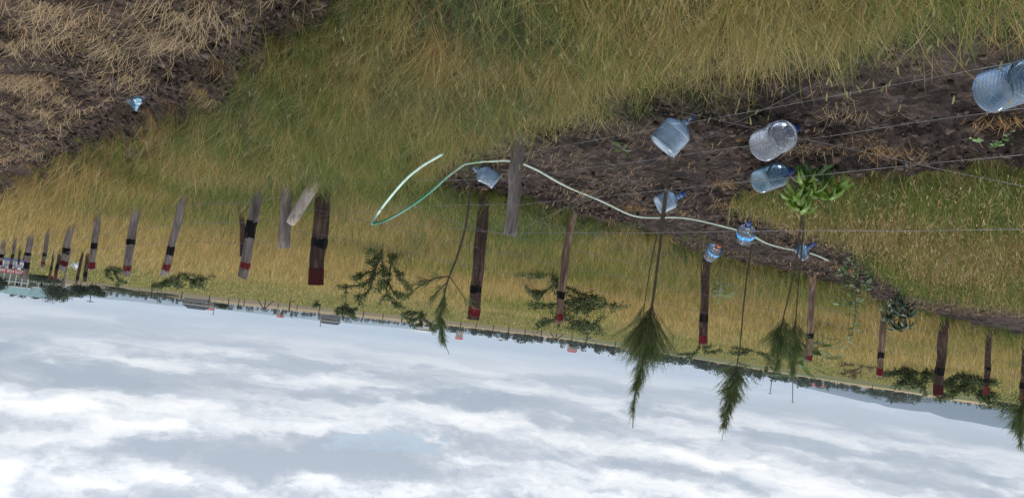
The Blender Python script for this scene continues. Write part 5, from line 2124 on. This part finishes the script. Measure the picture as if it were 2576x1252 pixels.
# ------------------------------------------------------------------ houses far off
def house(name, label, px, py, D, wm, dm, hw, hr, wallc, roofc, rot=0.0, hip=.0, windows=(), gablec=None, veranda=False, group=None):
    """px, py: picture point at the middle of the foot of the house"""
    v = rays(px, py)
    p = EYE + v * (D / v[1])
    g = np.array([p[0], p[1], float(p[2])])
    root = empty(name, g, label, "house", group)
    root.rotation_euler = (0, 0, -math.atan2(g[0], g[1]) + rot)
    mw = simple(name + "_wall", wallc, .8, .12, 1.2)
    mr = simple(name + "_roof", roofc, .9, .14, 1.5, spec=.05)
    mg = simple(name + "_gable", gablec or wallc, .8, .1, 1.2)
    wh = simple(name + "_trim", (.62, .66, .64), .6, .1, 2)
    dk = simple(name + "_opening", (.015, .017, .02), .3, .1, 2)
    a, b = wm / 2, dm / 2
    mb = MB()
    mb.box((-a, -b, -1.5), (a, b, hw))
    if hip < .05:
        for s in (-1, 1):
            mb.add([(s * a, -b, hw), (s * a, b, hw), (s * a, 0, hw + hr * .96)], [(0, 1, 2) if s > 0 else (1, 0, 2)])
    mb.build("wall", mg if (hip < .05 and gablec and False) else mw, root)
    if gablec:
        mb = MB()
        for s in (-1, 1):
            mb.add([(s * (a + .04), -b, hw), (s * (a + .04), b, hw), (s * (a + .04), 0, hw + hr * .95)], [(0, 1, 2), (2, 1, 0)])
        mb.build("gable", mg, root)
    ov = .5
    e = wm * hip
    mb = MB()
    T = .09
    R0, R1 = (-a - ov + e, 0, hw + hr), (a + ov - e, 0, hw + hr)
    lo = hw - .12
    q = [(-a - ov, -b - ov, lo), (a + ov, -b - ov, lo), (a + ov, b + ov, lo), (-a - ov, b + ov, lo), R0, R1]
    mb.add(q + [(x, y, z + T) for x, y, z in q], [(6, 7, 11, 10), (8, 9, 10, 11), (9, 6, 10), (7, 8, 11), (0, 4, 5, 1), (2, 5, 4, 3), (3, 4, 0), (1, 5, 2), (0, 1, 7, 6), (2, 3, 9, 8), (3, 0, 6, 9), (1, 2, 8, 7)])
    rf = mb.build("roof", mr, root)
    n = int(wm / 1.2)
    mb = MB()
    mb.box((-a - ov, -b - ov - .06, lo - .1), (a + ov, -b - ov - .005, lo + T + .02))
    mb.build("fascia", wh, rf)
    for (x, w_, z0, z1) in windows:
        mb = MB()
        mb.box((x - w_ / 2, -b - .05, z0), (x + w_ / 2, -b - .01, z1))
        wd = mb.build("window", dk, root)
        mb = MB()
        t = .09
        for lo_, hi_ in (((x - w_ / 2 - t, -b - .09, z0 - t), (x + w_ / 2 + t, -b - .06, z0)), ((x - w_ / 2 - t, -b - .09, z1), (x + w_ / 2 + t, -b - .06, z1 + t)),
                         ((x - w_ / 2 - t, -b - .09, z0), (x - w_ / 2, -b - .06, z1)), ((x + w_ / 2, -b - .09, z0), (x + w_ / 2 + t, -b - .06, z1)), ((x - .04, -b - .085, z0), (x + .04, -b - .055, z1))):
            mb.box(lo_, hi_)
        mb.build("frame", wh, wd)
    if veranda:
        for x in np.linspace(-a + .2, a - .2, 6):
            mb = MB()
            mb.box((x - .09, -b - ov + .05, -1), (x + .09, -b - ov + .23, lo))
            mb.build("veranda_post", wh, root)
        mb = MB()
        mb.box((-a, -b - ov + .06, .75), (a, -b - ov + .2, .9))
        mb.build("railing", wh, root)
    return root


house("farmhouse", "house with pale teal metal roof, white trim and lime gable", 88, 697, 150, 8.6, 6.5, 1.9, 1.7, (.36, .33, .27), (.15, .225, .235), rot=.42, hip=.0, gablec=(.42, .42, .10), veranda=True,
      windows=[(-2.6, 1.0, .6, 1.6), (-.3, 1.0, .6, 1.6), (2.4, 1.0, .6, 1.6)])
house("farmhouse", "smaller wing of the teal-roofed house nearer the picture edge", 38, 697, 147, 5.2, 5.0, 1.8, 1.2, (.36, .36, .30), (.15, .225, .235), rot=.1, hip=.12, veranda=True, windows=[(-1, 1.0, .6, 1.5), (1.2, 1.0, .6, 1.5)])  # wing of the teal-roofed house above, kept as its own object
house("farmhouse", "long grey house with dark slate-coloured hip roof and black windows", 497, 757, 330, 10.4, 7, 1.7, 1.6, (.17, .165, .165), (.04, .044, .052), rot=.05, hip=.22, windows=[(-1.0, 1.7, .4, 1.4), (2.2, 1.3, .4, 1.4), (-3.8, .8, .4, 1.3)])
house("shed", "dark grey distant shed with zigzag white gable edges", 832, 799, 420, 9.6, 6, 1.9, 1.4, (.12, .12, .13), (.05, .055, .065), rot=-.1, hip=.12, windows=[(-2, 1.6, .4, 1.4), (1.5, 2.0, .4, 1.4)])
RH = "small red-roofed houses on the horizon"
house("cottage", "tiny pink-red roof on the horizon behind the dark-roofed house", 530, 768, 620, 6, 6, 2, 1.6, (.35, .3, .28), (.30, .09, .08), group=RH, hip=.2)
house("cottage", "tiny pink-red roof on the horizon above the thin braced far post", 706, 788, 640, 6, 6, 1.8, 1.5, (.35, .3, .28), (.30, .09, .08), group=RH, hip=.2)
house("cottage", "tiny red roof in the tree line beside the forked casuarina tip", 1156, 840, 560, 5, 5, 2.2, 1.5, (.4, .36, .33), (.30, .08, .08), group=RH, hip=.1)
house("cottage", "tiny red roof in the tree line before the tallest casuarina", 1440, 873, 560, 7, 6, 2, 1.5, (.4, .36, .33), (.28, .08, .08), group=RH, hip=.2)
house("cottage", "wide pink roof on the horizon beside the feathery light green sapling", 2056, 956, 420, 8, 7, 1.8, 1.5, (.35, .3, .28), (.30, .12, .11), group=RH, hip=.2)
house("cottage", "low white building in front of the distant dark tree line", 1063, 826, 480, 9, 5, 1.3, .7, (.6, .6, .6), (.45, .46, .48), hip=.1)

# utility poles on the skyline
for (x0, y0, x1, y1, D, lab) in ((231, 722, 226, 761, 150, "utility pole on the skyline nearest the teal-roofed house"), (541, 766, 536, 792, 400, "utility pole beside the dark-roofed house"),
                                 (807, 806, 806, 821, 420, "short pole beside the zigzag-gabled shed"), (1941, 966, 1937, 991, 300, "short pole beside the slender sky-topped casuarina"),
                                 (1994, 968, 1994, 1013, 260, "taller utility pole on the skyline near the hills"), (1656, 905, 1652, 925, 420, "thin pole on the skyline beside the tallest casuarina")):
    A, B = at(x0, y0 - 6, D), at(x1, y1, D)
    root = empty("utility_pole", A, lab, "pole", "utility poles on the skyline")
    mb = MB()
    mb.tube([A - A - np.array([0, 0, 1.0]), (B - A) * .5, B - A], [.14 * D / 300 + .04, .11 * D / 300 + .03, .09 * D / 300 + .03], 7, True)
    mb.build("pole", M_BARK, root)
    mb = MB()
    t = (B - A) * .93
    mb.box((t[0] - .7, t[1] - .05, t[2] - .06), (t[0] + .7, t[1] + .05, t[2] + .06))
    mb.build("crossarm", M_BARK, root)


# ------------------------------------------------------------------ distant trees
def crown_tree(name, label, px, py, D, h, w, n, seed, group=None, col=(.045, .062, .03), trunkh=.25, leaf=.35, lobes=9):
    rnd = np.random.default_rng(seed)
    v = rays(px, py)
    g = EYE + v * (D / v[1])
    root = empty(name, g, label, "tree", group)
    mb = MB()
    mb.tube([(0, 0, -.8), (0, 0, h * .3), (.1, 0, h * .75)], [.12 * h / 4, .09 * h / 4, .03], 6, True, 0, .1, seed)
    P, Dv = [], []
    for k in range(lobes):
        c = np.array([rnd.normal(0, .27 * w), rnd.normal(0, .27 * w), h * rnd.uniform(trunkh + .1, .92)])
        sh = 1 - .5 * abs(c[2] / h - .55)
        c[:2] *= sh
        mb.tube([(0, 0, h * .3), tuple(c * .6 + np.array([0, 0, h * .12])), tuple(c)], [.05, .035, .01], 4, False)
        m_ = n // lobes
        P.append(c + np.clip(rnd.normal(0, 1, (m_, 3)), -1.7, 1.7) * np.array([.13 * w, .13 * w, .10 * h]))
    P = np.concatenate(P)
    P[:, 2] = np.maximum(P[:, 2], .1 * h)
    n = len(P)
    Dv = rnd.normal(0, 1, (n, 3))
    Dv /= np.linalg.norm(Dv, axis=1, keepdims=True)
    cc = np.array(col) * rnd.uniform(.5, 1.7, (n, 1)) * rnd.uniform(.9, 1.1, (n, 3))
    mb.build("trunk", M_BARK, root, smooth=True)
    V, F, S, T, Q = ribbons(P, Dv, leaf * rnd.uniform(.6, 1.4, n), leaf * .7 * rnd.uniform(.6, 1.2, n), cc)
    mesh_arrays("crown", V, F, S, T, M_LEAF, Q, root)


TG = "trees around the teal-roofed house"
for (px, py, D, h, w, sd_, lab) in ((-4, 690, 140, 2.6, 3.2, 1, "dark tree at the picture edge beside the house wing"), (158, 700, 135, 3.9, 4.2, 2, "largest dark tree beside the lime gable of the house"),
                                    (205, 706, 140, 2.7, 3.4, 3, "rounded tree between the largest dark tree and the skyline pole"), (242, 711, 145, 2.3, 3.2, 4, "low tree at the end of the row near the skyline pole"),
                                    (35, 716, 190, 2.6, 2.0, 5, "small tree tip showing above the house wing's roof"), (70, 716, 190, 3.0, 3.6, 6, "pale tree showing above the middle of the teal roof"), (95, 716, 195, 3.3, 2.4, 7, "taller tree tip showing over the teal roof ridge"),
                                    (120, 690, 120, 1.2, 5.0, 9, "low hedge-like bush in front of the lime gable")):
    crown_tree("tree", lab, px, py, D, h, w, 3600, 80 + sd_, TG, leaf=.2, lobes=14)
HB = "bushes along the far edge of the field"
for i, (px, py, D, h, w, lab) in enumerate(((290, 722, 150, 1.0, 5, "low bush on the field edge below the first skyline pole"), (350, 729, 160, 1.2, 7, "low bush on the field edge over the wide grey post"),
                                           (415, 737, 170, 1.0, 6, "low bush on the field edge near the spreading thorn shrub"), (560, 763, 180, 1.2, 2.6, "round bush just right of the dark-roofed house"), (2195, 975, 190, 2.4, 6, "dark bush on the field edge over the leafless bush"),
                                           (2250, 983, 190, 2.6, 9, "long dark bush on the field edge below the hills"), (2540, 1012, 120, 1.6, 5, "small bush by the picture edge below the hills"))):
    crown_tree("bush", lab, px, py, D, h, w, 2000, 120 + i, HB, trunkh=.0, leaf=.18, lobes=14)


def treeline():
    rnd = np.random.default_rng(77)
    P, L, Cc = [], [], []

    def stand(x0, x1, D, n, hmin, hmax, base_off):
        for _ in range(n):
            px = rnd.uniform(x0, x1)
            dd = D * rnd.uniform(.85, 1.2)
            v = rays(px, HOR0 + HORS * px)
            k = dd / v[1]
            x, y = v[0] * k, v[1] * k
            z = float(base_z(np.array(x), np.array(y))) + base_off
            h = rnd.uniform(hmin, hmax) * (1.5 if rnd.random() < .12 else 1)
            w = h * (rnd.uniform(.25, .4) if rnd.random() < .4 else rnd.uniform(.5, 1.0))
            m_ = 80
            q = np.clip(rnd.normal(0, 1, (m_, 3)), -1.5, 1.5) * np.array([w * .36, w * .36, h * .26]) + np.array([x, y, z + h * .5])
            P.append(q)
            L.append(np.full(m_, h * .15))
            tint = rnd.uniform(.6, 1.3)
            Cc.append(np.array([.032, .046, .026]) * tint * rnd.uniform(.6, 1.5, (m_, 1)))
    stand(540, 1100, 700, 170, 2.0, 4.2, 0)
    stand(1080, 1560, 420, 200, 1.6, 4.0, 0)
    stand(1500, 1720, 520, 60, 1.5, 3.6, 0)
    stand(1640, 2080, 380, 230, 1.8, 4.6, 0)
    stand(2080, 2320, 420, 70, 1.5, 4.2, 0)
    stand(2300, 2750, 500, 60, .8, 2.2, 0)
    stand(250, 560, 620, 110, 1.6, 3.2, 0)
    stand(-200, 260, 420, 60, 1.6, 4.0, 0)
    stand(-300, 1950, 1300, 260, 3.0, 6.0, -1.5)
    P, L, Cc = np.concatenate(P), np.concatenate(L), np.concatenate(Cc)
    n = len(P)
    Dv = rnd.normal(0, 1, (n, 3))
    Dv /= np.linalg.norm(Dv, axis=1, keepdims=True)
    V, F, S, T, Q = ribbons(P, Dv, L * rnd.uniform(.7, 1.4, n), L * .8, Cc)
    o = mesh_arrays("distant_treeline", V, F, S, T, M_LEAF, Q)
    tag(o, "dark line of small trees and bushes along the horizon", "trees", kind="stuff")


treeline()

# ------------------------------------------------------------------ the air
mb = MB()
mb.box((-9500, -9000, -25), (9500, 9500, 190))
hm = bpy.data.materials.new("air")
hm.use_nodes = True
hn, hl = hm.node_tree.nodes, hm.node_tree.links
hn.clear()
pv = hn.new("ShaderNodeVolumePrincipled")
pv.inputs['Color'].default_value = (.66, .82, 1.0, 1)
pv.inputs['Density'].default_value = 1.25e-4
pv.inputs['Anisotropy'].default_value = .0
ho = hn.new("ShaderNodeOutputMaterial")
hl.new(pv.outputs[0], ho.inputs['Volume'])
hz_o = mb.build("haze", hm)
tag(hz_o, "thin blue haze over the far fields and hills", "haze", kind="stuff")
